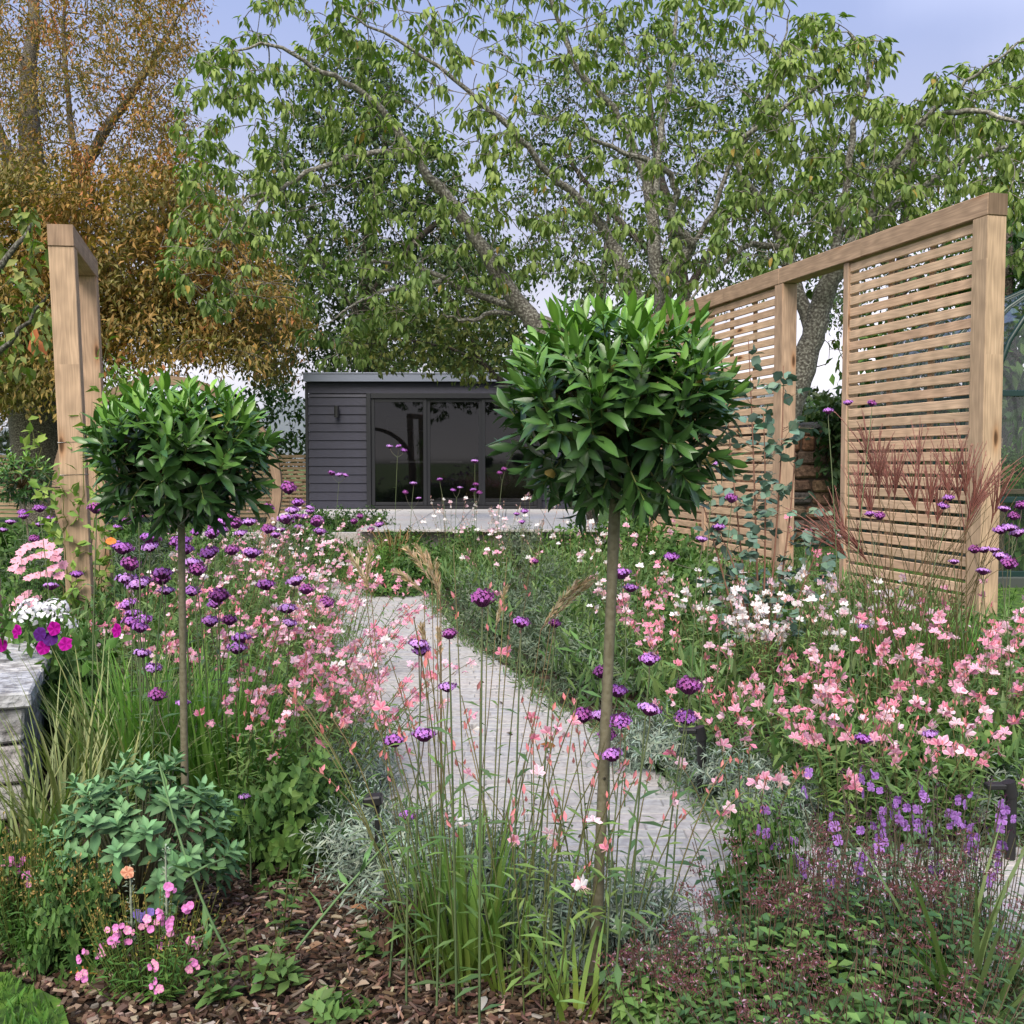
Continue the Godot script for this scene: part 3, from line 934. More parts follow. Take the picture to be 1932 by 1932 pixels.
func house() -> void:
	var zf := -17.9
	var root := thing("garden_room", "dark grey clad garden room with glazed sliding doors", "garden room", Vector3(-1.3, 0.235, zf))
	var o := Transform3D(Basis.IDENTITY, -root.position)
	var x0 := -3.55; var x1 := 1.0; var dl := -2.53; var dr := 0.52; var y0 := 0.235; var top := 2.44; var dt := 2.25
	# side, back walls, floor, ceiling and roof have thickness
	var shell := MB.new()
	for q in [[Vector3((x0 + x1) / 2, y0 + 0.04, zf - 1.75), Vector3(x1 - x0 - 0.02, 0.08, 3.4)], [Vector3(x0 + 0.09, (y0 + top) / 2, zf - 1.75), Vector3(0.14, top - y0, 3.4)], [Vector3(x1 - 0.09, (y0 + top) / 2, zf - 1.75), Vector3(0.14, top - y0, 3.4)], [Vector3((x0 + x1) / 2, (y0 + top) / 2, zf - 3.5), Vector3(x1 - x0 - 0.02, top - y0, 0.12)]]:
		cbox(shell, q[1], 0.004, Color.WHITE, Transform3D(Basis.IDENTITY, q[0]))
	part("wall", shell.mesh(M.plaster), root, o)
	var front := MB.new()
	cbox(front, Vector3(dl - x0 - 0.03, top - y0, 0.1), 0.002, Color.WHITE, Transform3D(Basis.IDENTITY, Vector3((x0 + dl) / 2, (y0 + top) / 2, zf - 0.075)))
	cbox(front, Vector3(x1 - dr - 0.03, top - y0, 0.1), 0.002, Color.WHITE, Transform3D(Basis.IDENTITY, Vector3((x1 + dr) / 2, (y0 + top) / 2, zf - 0.075)))
	cbox(front, Vector3(dr - dl, top - dt, 0.1), 0.002, Color.WHITE, Transform3D(Basis.IDENTITY, Vector3((dl + dr) / 2, (top + dt) / 2, zf - 0.075)))
	part("front_wall", front.mesh(M.frame), root, o)
	# lapped boards
	var lap := func(w: float, h: float) -> ArrayMesh:
		var mb := MB.new()
		var hw := w / 2
		var pr := [Vector2(0, 0), Vector2(0, 0.030), Vector2(h - 0.006, 0.012), Vector2(h, 0.008), Vector2(h, 0)]
		for i in pr.size():
			var a: Vector2 = pr[i]; var b: Vector2 = pr[(i + 1) % pr.size()]
			mb.out([Vector3(-hw, a.x, a.y), Vector3(hw, a.x, a.y), Vector3(hw, b.x, b.y), Vector3(-hw, b.x, b.y)], Vector3(0, h * 0.5, 0.006), Color.WHITE)
		for s in [-1.0, 1.0]:
			var p := []
			for q in pr: p.append(Vector3(hw * s, q.x, q.y))
			mb.out(p, Vector3(0, h / 2, 0), Color.WHITE)
		return mb.mesh(M.clad)
	var short: ArrayMesh = lap.call(dl - x0, 0.146)
	var right: ArrayMesh = lap.call(x1 - dr, 0.146)
	for i in 14:
		if i == 13:
			short = lap.call(dl - x0, 0.058); right = lap.call(x1 - dr, 0.058)
		var y := y0 + 0.004 + 0.15 * i
		part("board", short, root, o * Transform3D(Basis.IDENTITY, Vector3((x0 + dl) / 2, y, zf - 0.023)))
		part("board", right, root, o * Transform3D(Basis.IDENTITY, Vector3((x1 + dr) / 2, y, zf - 0.023)))
	part("board", lap.call(x1 - x0, 0.186), root, o * Transform3D(Basis.IDENTITY, Vector3((x0 + x1) / 2, dt + 0.003, zf - 0.022)))
	part("corner_trim", box_mesh(Vector3(0.05, top - y0, 0.05), 0.004, Color.WHITE, M.frame, 1), root, o * Transform3D(Basis.IDENTITY, Vector3(x0 - 0.027, (top + y0) / 2, zf - 0.01)))
	var roof := part("roof", box_mesh(Vector3(x1 - x0 + 0.10, 0.10, 3.7), 0.006, Color.WHITE, M.roof), root, o * Transform3D(Basis.IDENTITY, Vector3((x0 + x1) / 2, 2.50, zf - 1.75)))
	part("fascia", box_mesh(Vector3(x1 - x0 + 0.12, 0.13, 0.02), 0.004, Color.WHITE, M.fascia), roof, Transform3D(Basis.IDENTITY, Vector3(0, 0.012, 1.863)))
	part("drip_edge", box_mesh(Vector3(x1 - x0 + 0.14, 0.024, 0.04), 0.004, Color.WHITE, flat(0.20, 0.22, 0.28, 0.45)), roof, Transform3D(Basis.IDENTITY, Vector3(0, 0.091, 1.865)))
	# sliding doors
	var fr := MB.new()
	var zz := zf + 0.02
	for q in [[Vector3(dl + 0.04, (y0 + dt) / 2, zz), Vector3(0.08, dt - y0, 0.14)], [Vector3(dr - 0.04, (y0 + dt) / 2, zz), Vector3(0.08, dt - y0, 0.14)], [Vector3((dl + dr) / 2, dt - 0.045, zz), Vector3(dr - dl - 0.164, 0.09, 0.138)], [Vector3((dl + dr) / 2, y0 + 0.03, zz), Vector3(dr - dl - 0.164, 0.06, 0.138)]]:
		cbox(fr, q[1], 0.005, Color.WHITE, Transform3D(Basis.IDENTITY, q[0]))
	part("door_frame", fr.mesh(M.frame), root, o)
	var w := (dr - dl - 0.17) / 3.0
	for i in 3:
		var cx := dl + 0.085 + w * (i + 0.5)
		var zp := zf + (0.0 if i == 1 else 0.03)
		var yb := y0 + 0.065; var yt := dt - 0.095
		var sash := MB.new()
		for s in [-1.0, 1.0]:
			cbox(sash, Vector3(0.062, yt - yb, 0.05), 0.004, Color.WHITE, Transform3D(Basis.IDENTITY, Vector3(s * (w / 2 - 0.028), (yb + yt) / 2, 0)))
			cbox(sash, Vector3(w - 0.122, 0.055, 0.048), 0.004, Color.WHITE, Transform3D(Basis.IDENTITY, Vector3(0, (yt - 0.03) if s > 0 else (yb + 0.03), 0)))
		var door := part("door", sash.mesh(M.frame), root, o * Transform3D(Basis.IDENTITY, Vector3(cx, 0, zp)))
		part("pane", box_mesh(Vector3(w - 0.116, yt - yb - 0.11, 0.006), 0.0005, Color.WHITE, M.glass), door, Transform3D(Basis.IDENTITY, Vector3(0, (yb + yt) / 2, 0)))
	# what stands inside
	var lamp := thing("wall_lamp", "small black wall lamp on the dark cladding", "wall lamp", Vector3(-3.04, 1.93, zf + 0.02))
	part("back_plate", box_mesh(Vector3(0.07, 0.12, 0.02), 0.003, Color.WHITE, M.black), lamp, Transform3D(Basis.IDENTITY, Vector3(0, 0, 0.012)))
	var cy := CylinderMesh.new(); cy.top_radius = 0.042; cy.bottom_radius = 0.042; cy.height = 0.2; cy.material = M.black
	part("lamp_body", cy, lamp, Transform3D(Basis.IDENTITY, Vector3(0, 0, 0.064)))
	var ac := thing("air_conditioner", "white air conditioner on the wall inside the garden room", "air conditioner", Vector3(-2.15, 1.83, zf - 3.30))
	part("casing", box_mesh(Vector3(0.9, 0.27, 0.2), 0.03, Color.WHITE, M.white), ac)
	part("vent_slot", box_mesh(Vector3(0.8, 0.03, 0.02), 0.002, Color.WHITE, M.black), ac, Transform3D(Basis.IDENTITY, Vector3(0, -0.1, 0.105)))
	var desk := thing("desk", "pale topped desk standing behind the first glass door", "desk", Vector3(-1.55, 0.32, zf - 0.9))
	part("desk_top", box_mesh(Vector3(1.3, 0.035, 0.6), 0.004, Color.WHITE, M.white), desk, Transform3D(Basis.IDENTITY, Vector3(0, 0.74, 0)))
	for sx in [-0.58, 0.58]: 
		for sz in [-0.24, 0.24]: part("leg", box_mesh(Vector3(0.05, 0.72, 0.05), 0.003, Color.WHITE, M.black), desk, Transform3D(Basis.IDENTITY, Vector3(sx, 0.361, sz)))
	var cab := thing("sideboard", "low brown wooden sideboard inside the garden room", "sideboard", Vector3(-0.1, 0.32, zf - 1.3))
	part("carcass", box_mesh(Vector3(1.5, 0.5, 0.45), 0.006, Color.WHITE, M.oak), cab, Transform3D(Basis.IDENTITY, Vector3(0, 0.30, 0)))
	for i in 3: part("door", box_mesh(Vector3(0.46, 0.42, 0.02), 0.004, Color.WHITE, M.oak), cab, Transform3D(Basis.IDENTITY, Vector3(-0.49 + 0.49 * i, 0.31, 0.236)))
	for sx in [-0.68, 0.68]: part("leg", box_mesh(Vector3(0.05, 0.05, 0.35), 0.003, Color.WHITE, M.black), cab, Transform3D(Basis.IDENTITY, Vector3(sx, 0.024, 0)))
	# paved terrace in front, with a planting pocket on the left
	var terr := Node3D.new()
	put(terr, self, "terrace"); terr.set_meta("kind", "structure"); terr.set_meta("label", "pale paved terrace before the garden room")
	var core := MB.new()
	cbox(core, Vector3(4.9, 0.20, 1.9), 0.004, Color.WHITE, Transform3D(Basis.IDENTITY, Vector3(-1.25, 0.10, -16.93)))
	cbox(core, Vector3(2.9, 0.20, 3.3), 0.004, Color.WHITE, Transform3D(Basis.IDENTITY, Vector3(-0.2, 0.10, -14.32)))
	part("terrace_base", core.mesh(flat(0.3, 0.3, 0.29, 0.9)), terr)
	var slabs := []
	for i in 5: slabs.append(box_mesh(Vector3(0.592, 0.034, 0.592), 0.004, vary(L(0.62, 0.60, 0.59), 0.07), M.paver, 0, 0.001))
	for j in 9:
		for i in 8:
			var p := Vector3(-3.40 + 0.6 * i, 0.219, -17.55 + 0.6 * j)
			if j > 2 and (i < 3): continue
			part("slab", slabs[R.randi_range(0, 4)], terr, Transform3D(Basis.IDENTITY, p))
	part("kerb", box_mesh(Vector3(2.25, 0.18, 0.1), 0.006, L(0.6, 0.58, 0.56), M.paver), terr, Transform3D(Basis.IDENTITY, Vector3(-2.75, 0.09, -12.75)))


func beam(called: String, parent: Node, size: Vector3, at: Vector3, tone: Color, long: int, turn := Basis.IDENTITY, bev := 0.004) -> MeshInstance3D:
	return part(called, box_mesh(size, bev, tone, M.wood, long), parent, Transform3D(turn, at))

func timber() -> void:
	var pine := L(0.545, 0.395, 0.285)
	# slatted screen on the right: local +x runs away from the viewer
	var a := Vector3(2.69, 0, -5.84)
	var dir := Vector3(-0.2613, 0, -1).normalized()
	var run := 1.0336
	var s := thing("slatted_screen", "tall pine timber screen with horizontal slats and an open doorway", "screen", a)
	var b := Basis(dir, Vector3.UP, dir.cross(Vector3.UP))
	s.basis = b
	var h := 2.55
	var ends := [0.0, 1.31 * run, 2.17 * run, 3.48 * run, 4.62 * run]
	var thick := [0.125, 0.062, 0.125, 0.062, 0.125]
	for i in 5:
		var y := h - 0.125
		beam("post", s, Vector3(thick[i], y + 0.05, 0.125 if i % 2 == 0 else 0.09), Vector3(ends[i], (y - 0.05) / 2, 0), vary(pine * 1.02, 0.07), 1)
	var half: float = ends[2]
	part("end_grain", box_mesh(Vector3(0.004, 0.119, 0.124), 0.001, pine * 0.42, M.wood, 1), s, Transform3D(Basis.IDENTITY, Vector3(-0.0650, h - 0.0625, 0)))
	beam("top_beam", s, Vector3(half + 0.0625, 0.122, 0.127), Vector3((half - 0.0625) / 2.0, h - 0.0625, 0), pine * 0.93, 0)
	beam("top_beam", s, Vector3(ends[4] - half + 0.0605, 0.122, 0.127), Vector3((half + 0.002 + ends[4] + 0.0625) / 2.0, h - 0.0625, 0), pine * 0.90, 0)
	for pn in [[0, 1], [2, 3], [3, 4]]:
		var e0: float = ends[pn[0]] + thick[pn[0]] / 2 + 0.002
		var e1: float = ends[pn[1]] - thick[pn[1]] / 2 - 0.002
		var ms := []
		for i in 4: ms.append(box_mesh(Vector3(e1 - e0, 0.0555, 0.018), 0.003, vary(pine * [1.3, 1.42, 1.22, 1.36][i], 0.05), M.wood, 0))
		var y := h - 0.165
		while y > 0.12:
			part("slat", ms[R.randi_range(0, 3)], s, Transform3D(Basis(Vector3.BACK, rf(-0.0015, 0.0015)), Vector3((e0 + e1) / 2, y, -0.024 + rf(-0.0015, 0.0015))))
			y -= 0.0765
		for f in [0.33, 0.66]:
			beam("batten", s, Vector3(0.045, h - 0.22, 0.022), Vector3(lerpf(e0, e1, f), (h - 0.16) / 2 + 0.03, -0.0035), pine * 0.8, 1)
		beam("bottom_rail", s, Vector3(e1 - e0, 0.07, 0.05), Vector3((e0 + e1) / 2, 0.06, -0.01), pine * 0.9, 0)
	# goalpost frame on the left, leaning a little
	var f := thing("pergola", "narrow pine goalpost frame twined by a pale green climber", "timber frame", Vector3(-2.555, 0, -6.05))
	f.basis = Basis(Vector3.BACK, 0.030) * Basis(Vector3(-0.265, 0, -1).normalized(), Vector3.UP, Vector3(-0.265, 0, -1).normalized().cross(Vector3.UP))
	for q in [0.0, 0.93]: beam("post", f, Vector3(0.125, 2.36, 0.14), Vector3(q, 1.12, 0), vary(pine * 1.03, 0.05), 1)
	beam("top_beam", f, Vector3(1.06, 0.125, 0.142), Vector3(0.465, 2.363, 0), pine * 0.92, 0)
	part("end_grain", box_mesh(Vector3(0.004, 0.122, 0.139), 0.001, pine * 0.72, M.wood, 1), f, Transform3D(Basis.IDENTITY, Vector3(-0.0675, 2.363, 0)))
	for y in [1.17, 0.98]:
		var mb := MB.new()
		var p := []
		for q in [[-0.065, -0.073], [0.065, -0.073], [0.065, 0.073], [-0.065, 0.073], [-0.065, -0.073]]: p.append(Vector3(q[0], y + rf(-0.004, 0.004), q[1]))
		mb.tube(p, 0.0022, 0.0022, 4, Color.WHITE, Color.WHITE)
		part("wire", mb.mesh(M.wire), f)
	# moon gate: a standing ring of bent timber behind the left bay
	var c := Vector3((320.0 - 966.0) / 1932.0 * 10.4, 0.80, -10.4)
	var ring := thing("moon_gate", "round wooden moon gate half hidden by the bay crown", "moon gate", Vector3(c.x, 0, c.z))
	ring.rotation.y = 0.12
	for k in 6:
		var mb := MB.new()
		var n := 9
		var prof := [Vector2(1.03, -0.075), Vector2(1.12, -0.075), Vector2(1.12, 0.075), Vector2(1.03, 0.075)]
		for i in n:
			var t0 := (k + float(i) / n) * TAU / 6 + (0.006 if i == 0 else 0.0); var t1 := (k + float(i + 1) / n) * TAU / 6 - (0.006 if i == n - 1 else 0.0)
			for e in 4:
				var q0: Vector2 = prof[e]; var q1: Vector2 = prof[(e + 1) % 4]
				var u0 := t0 * 0.72; var u1 := t1 * 0.72
				var ps := [Vector3(cos(t0) * q0.x, sin(t0) * q0.x, q0.y), Vector3(cos(t1) * q0.x, sin(t1) * q0.x, q0.y), Vector3(cos(t1) * q1.x, sin(t1) * q1.x, q1.y), Vector3(cos(t0) * q1.x, sin(t0) * q1.x, q1.y)]
				var tm_ := (t0 + t1) / 2
				mb.out(ps, Vector3(cos(tm_), sin(tm_), 0), pine * 0.68, [Vector2(u0, e * 0.2), Vector2(u1, e * 0.2), Vector2(u1, e * 0.2 + 0.2), Vector2(u0, e * 0.2 + 0.2)])
		part("ring_segment", mb.mesh(M.wood), ring, Transform3D(Basis.IDENTITY, Vector3(0, c.y, 0)))
	# leaning stakes cut by the photo's edge
	var st := thing("timber_stake", "weathered timber stake leaning by the raised planter", "stake", B(-14, 4.9))
	st.basis = Basis(Vector3.BACK, 0.05)
	beam("stake", st, Vector3(0.07, 0.82, 0.07), Vector3(0, 0.39, 0), pine * 0.75, 1)
	# low slatted fences at the back
	for q in [[-5.33, -3.72, -19.0, "low pale slatted fence between moon gate and garden room"], [-7.6, -5.36, -19.0, "slatted fence seen through the moon gate"], [-10.6, -7.63, -19.05, "brown slatted fence under the copper tree by the small bay"]]:
		var fe := thing("slat_fence", q[3], "fence", Vector3((q[0] + q[1]) / 2, 0, q[2]))
		var w: float = q[1] - q[0]
		var ms := []
		for i in 3: ms.append(box_mesh(Vector3(w - 0.01, 0.052, 0.022), 0.003, vary(pine * [1.2, 1.32, 1.1][i] * (1.0 if q[0] > -6 else 0.7), 0.05), M.wood, 0))
		for i in 16: part("slat", ms[R.randi_range(0, 2)], fe, Transform3D(Basis.IDENTITY, Vector3(0, 0.06 + 0.0735 * i, 0.04 + rf(-0.002, 0.002))))
		for sx in [-w / 2 + 0.06, 0.0, w / 2 - 0.06]: beam("post", fe, Vector3(0.08, 1.2, 0.05), Vector3(sx, 0.58, 0), pine * 0.5, 1)


func walls() -> void:
	# old stone wall beyond the screen's doorway
	var w := thing("stone_wall", "old reddish brown stone wall beyond the screen's doorway", "stone wall", Vector3(4.0, 0, -13.6))
	var core := MB.new()
	cbox(core, Vector3(4.4, 1.46, 0.3), 0.01, Color.WHITE, Transform3D(Basis.IDENTITY, Vector3(0, 0.73, -0.05)))
	part("mortar", core.mesh(flat(0.10, 0.075, 0.06, 0.95)), w)
	var y := 0.0
	while y < 1.42:
		var hh := rf(0.13, 0.2)
		var x := -2.2
		while x < 2.1:
			var ww := rf(0.18, 0.42)
			part("stone", box_mesh(Vector3(ww - 0.02, hh - 0.02, 0.12), 0.025, vary([L(0.26, 0.15, 0.10), L(0.20, 0.13, 0.10), L(0.30, 0.20, 0.14), L(0.16, 0.13, 0.12)][R.randi_range(0, 3)], 0.2), M.stone, 0, 0.012), w, Transform3D(Basis(Vector3.BACK, rf(-0.03, 0.03)), Vector3(x + ww / 2, y + hh / 2, 0.09 + rf(-0.02, 0.02))))
			x += ww
		y += hh
	for i in 9: part("coping_stone", box_mesh(Vector3(rf(0.4, 0.52), 0.12, 0.42), 0.03, vary(L(0.075, 0.075, 0.08), 0.2), M.stone, 0, 0.015), w, Transform3D(Basis(Vector3.BACK, rf(-0.05, 0.05)), Vector3(-2.0 + i * 0.5, 1.52, -0.02)))
	# raised planter of pale stone by the left edge
	var p := thing("raised_planter", "raised planter of pale grey stone blocks with flat coping", "raised planter", Vector3(-1.42, 0, -2.95))
	p.rotation.y = 0.34
	var soil := MB.new()
	cbox(soil, Vector3(1.6, 0.33, 1.0), 0.01, Color.WHITE, Transform3D(Basis.IDENTITY, Vector3(-0.92, 0.165, -0.61)))
	part("soil", soil.mesh(M.soil), p)
	for face in 2:
		for r in 3:
			var t := 0.0
			while t < (1.75 if face == 0 else 0.85):
				var ww := rf(0.2, 0.38)
				var c := Vector3(-t - ww / 2, 0.056 + r * 0.113, -0.06) if face == 0 else Vector3(-0.06, 0.056 + r * 0.113, -0.13 - t - ww / 2)
				part("block", box_mesh(Vector3(ww - 0.008, 0.105, 0.11) if face == 0 else Vector3(0.11, 0.105, ww - 0.008), 0.008, vary(L(0.44, 0.45, 0.48), 0.14), M.stone, 0, 0.004), p, Transform3D(Basis.IDENTITY, c))
				t += ww
	for i in 3:
		part("coping", box_mesh(Vector3(0.58, 0.045, 0.34), 0.006, vary(L(0.47, 0.50, 0.56), 0.05), M.stone, 0, 0.002), p, Transform3D(Basis.IDENTITY, Vector3(-0.27 - 0.588 * i, 0.362, -0.15)))
		if i < 2: part("coping", box_mesh(Vector3(0.30, 0.045, 0.40), 0.006, vary(L(0.50, 0.51, 0.54), 0.05), M.stone, 0, 0.002), p, Transform3D(Basis.IDENTITY, Vector3(-0.13, 0.3605, -0.53 - 0.408 * i)))


func greenhouse() -> void:
	var x0 := 4.0; var x1 := 6.6; var z0 := -8.5; var z1 := -11.6; var wall := 1.62; var r := 1.3
	var g := thing("greenhouse", "dark green curved greenhouse at the edge of the lawn", "greenhouse", Vector3((x0 + x1) / 2, 0, z0))
	var o := Transform3D(Basis.IDENTITY, -g.position)
	var arch := func(z: float, k: int) -> Array:
		var p := [Vector3(x0, 0.0, z), Vector3(x0, wall, z)]
		for i in range(1, k + 1):
			var t := float(i) / k * PI
			p.append(Vector3((x0 + x1) / 2 - cos(t) * (x1 - x0) / 2, wall + sin(t) * r * 0.86, z))
		p.append(Vector3(x1, 0.0, z))
		return p
	for i in 6:
		var mb := MB.new()
		mb.tube(arch.call(lerpf(z0, z1, i / 5.0), 16), 0.024, 0.024, 6, Color.WHITE, Color.WHITE)
		part("rib", mb.mesh(M.green_metal), g, o)
	for q in [[x0, 0.12], [x0, 0.72], [x0, wall], [(x0 + x1) / 2, wall + r * 0.86], [x1, wall], [x1, 0.72], [x1, 0.12]]:
		part("rail", box_mesh(Vector3(0.04, 0.05, z0 - z1), 0.004, Color.WHITE, M.green_metal, 2), g, o * Transform3D(Basis.IDENTITY, Vector3(q[0], q[1], (z0 + z1) / 2)))
	for y in [0.12, 0.74, wall]:
		part("cross_rail", box_mesh(Vector3(x1 - x0 - 0.06, 0.05, 0.04), 0.004, Color.WHITE, M.green_metal), g, o * Transform3D(Basis.IDENTITY, Vector3((x0 + x1) / 2, y, z0)))
	for i in range(1, 4):
		var x := lerpf(x0, x1, i / 4.0)
		var yt := wall + sin(acos(1.0 - 2.0 * i / 4.0)) * r * 0.86
		part("mullion", box_mesh(Vector3(0.035, yt - 0.15, 0.035), 0.004, Color.WHITE, M.green_metal, 1), g, o * Transform3D(Basis.IDENTITY, Vector3(x, yt / 2 + 0.06, z0)))
	part("base_wall", box_mesh(Vector3(x1 - x0 + 0.1, 0.1, z0 - z1 + 0.1), 0.01, Color.WHITE, flat(0.05, 0.06, 0.055, 0.8)), g, o * Transform3D(Basis.IDENTITY, Vector3((x0 + x1) / 2, 0.05, (z0 + z1) / 2)))
	for i in 5:
		var pa: Array = arch.call(lerpf(z0, z1, i / 5.0) - 0.03, 16); var pb: Array = arch.call(lerpf(z0, z1, (i + 1) / 5.0) + 0.03, 16)
		var mb := MB.new()
		for k in pa.size() - 1: mb.out([pa[k], pa[k + 1], pb[k + 1], pb[k]], Vector3((x0 + x1) / 2, 0.8, pa[0].z), Color.WHITE)
		part("pane", mb.mesh(M.ghglass), g, o)
	for z in [z0 - 0.01, z1 + 0.01]:
		var pa: Array = arch.call(z, 16)
		var mb := MB.new()
		mb.face(pa, Color.WHITE)
		part("gable_pane", mb.mesh(M.ghglass), g, o)
	var st := thing("potting_bench", "dark potting bench with plants inside the greenhouse", "bench", Vector3(4.45, 0.1, -10.0))
	part("bench_top", box_mesh(Vector3(0.6, 0.04, 2.6), 0.004, L(0.1, 0.08, 0.06), M.wood, 2), st, Transform3D(Basis.IDENTITY, Vector3(0, 0.7, 0)))
	for sx in [-0.25, 0.25]:
		for sz in [-1.2, 1.2]: part("leg", box_mesh(Vector3(0.06, 0.68, 0.06), 0.004, L(0.08, 0.07, 0.05), M.wood, 1), st, Transform3D(Basis.IDENTITY, Vector3(sx, 0.34, sz)))
	for q in [[4.4, -9.2, "leafy pot plant at the front of the greenhouse bench"], [4.45, -10.3, "leafy plant on the middle of the greenhouse bench"]]:
		mound("pot_plant", "green", q[2], "plant", Vector3(q[0], 0.82, q[1]), 0.3, 0.42)
	for q in [[4.75, -9.1, 1.5, "tall tomato like plant inside the greenhouse, nearer the glass"], [5.3, -10.2, 1.6, "tall bushy plant in the middle of the greenhouse"], [4.6, -11.1, 1.4, "tall plant at the far end of the greenhouse"]]:
		mound("greenhouse_plant", "green", q[3], "plant", Vector3(q[0], 0.1, q[1]), 0.5, q[2])


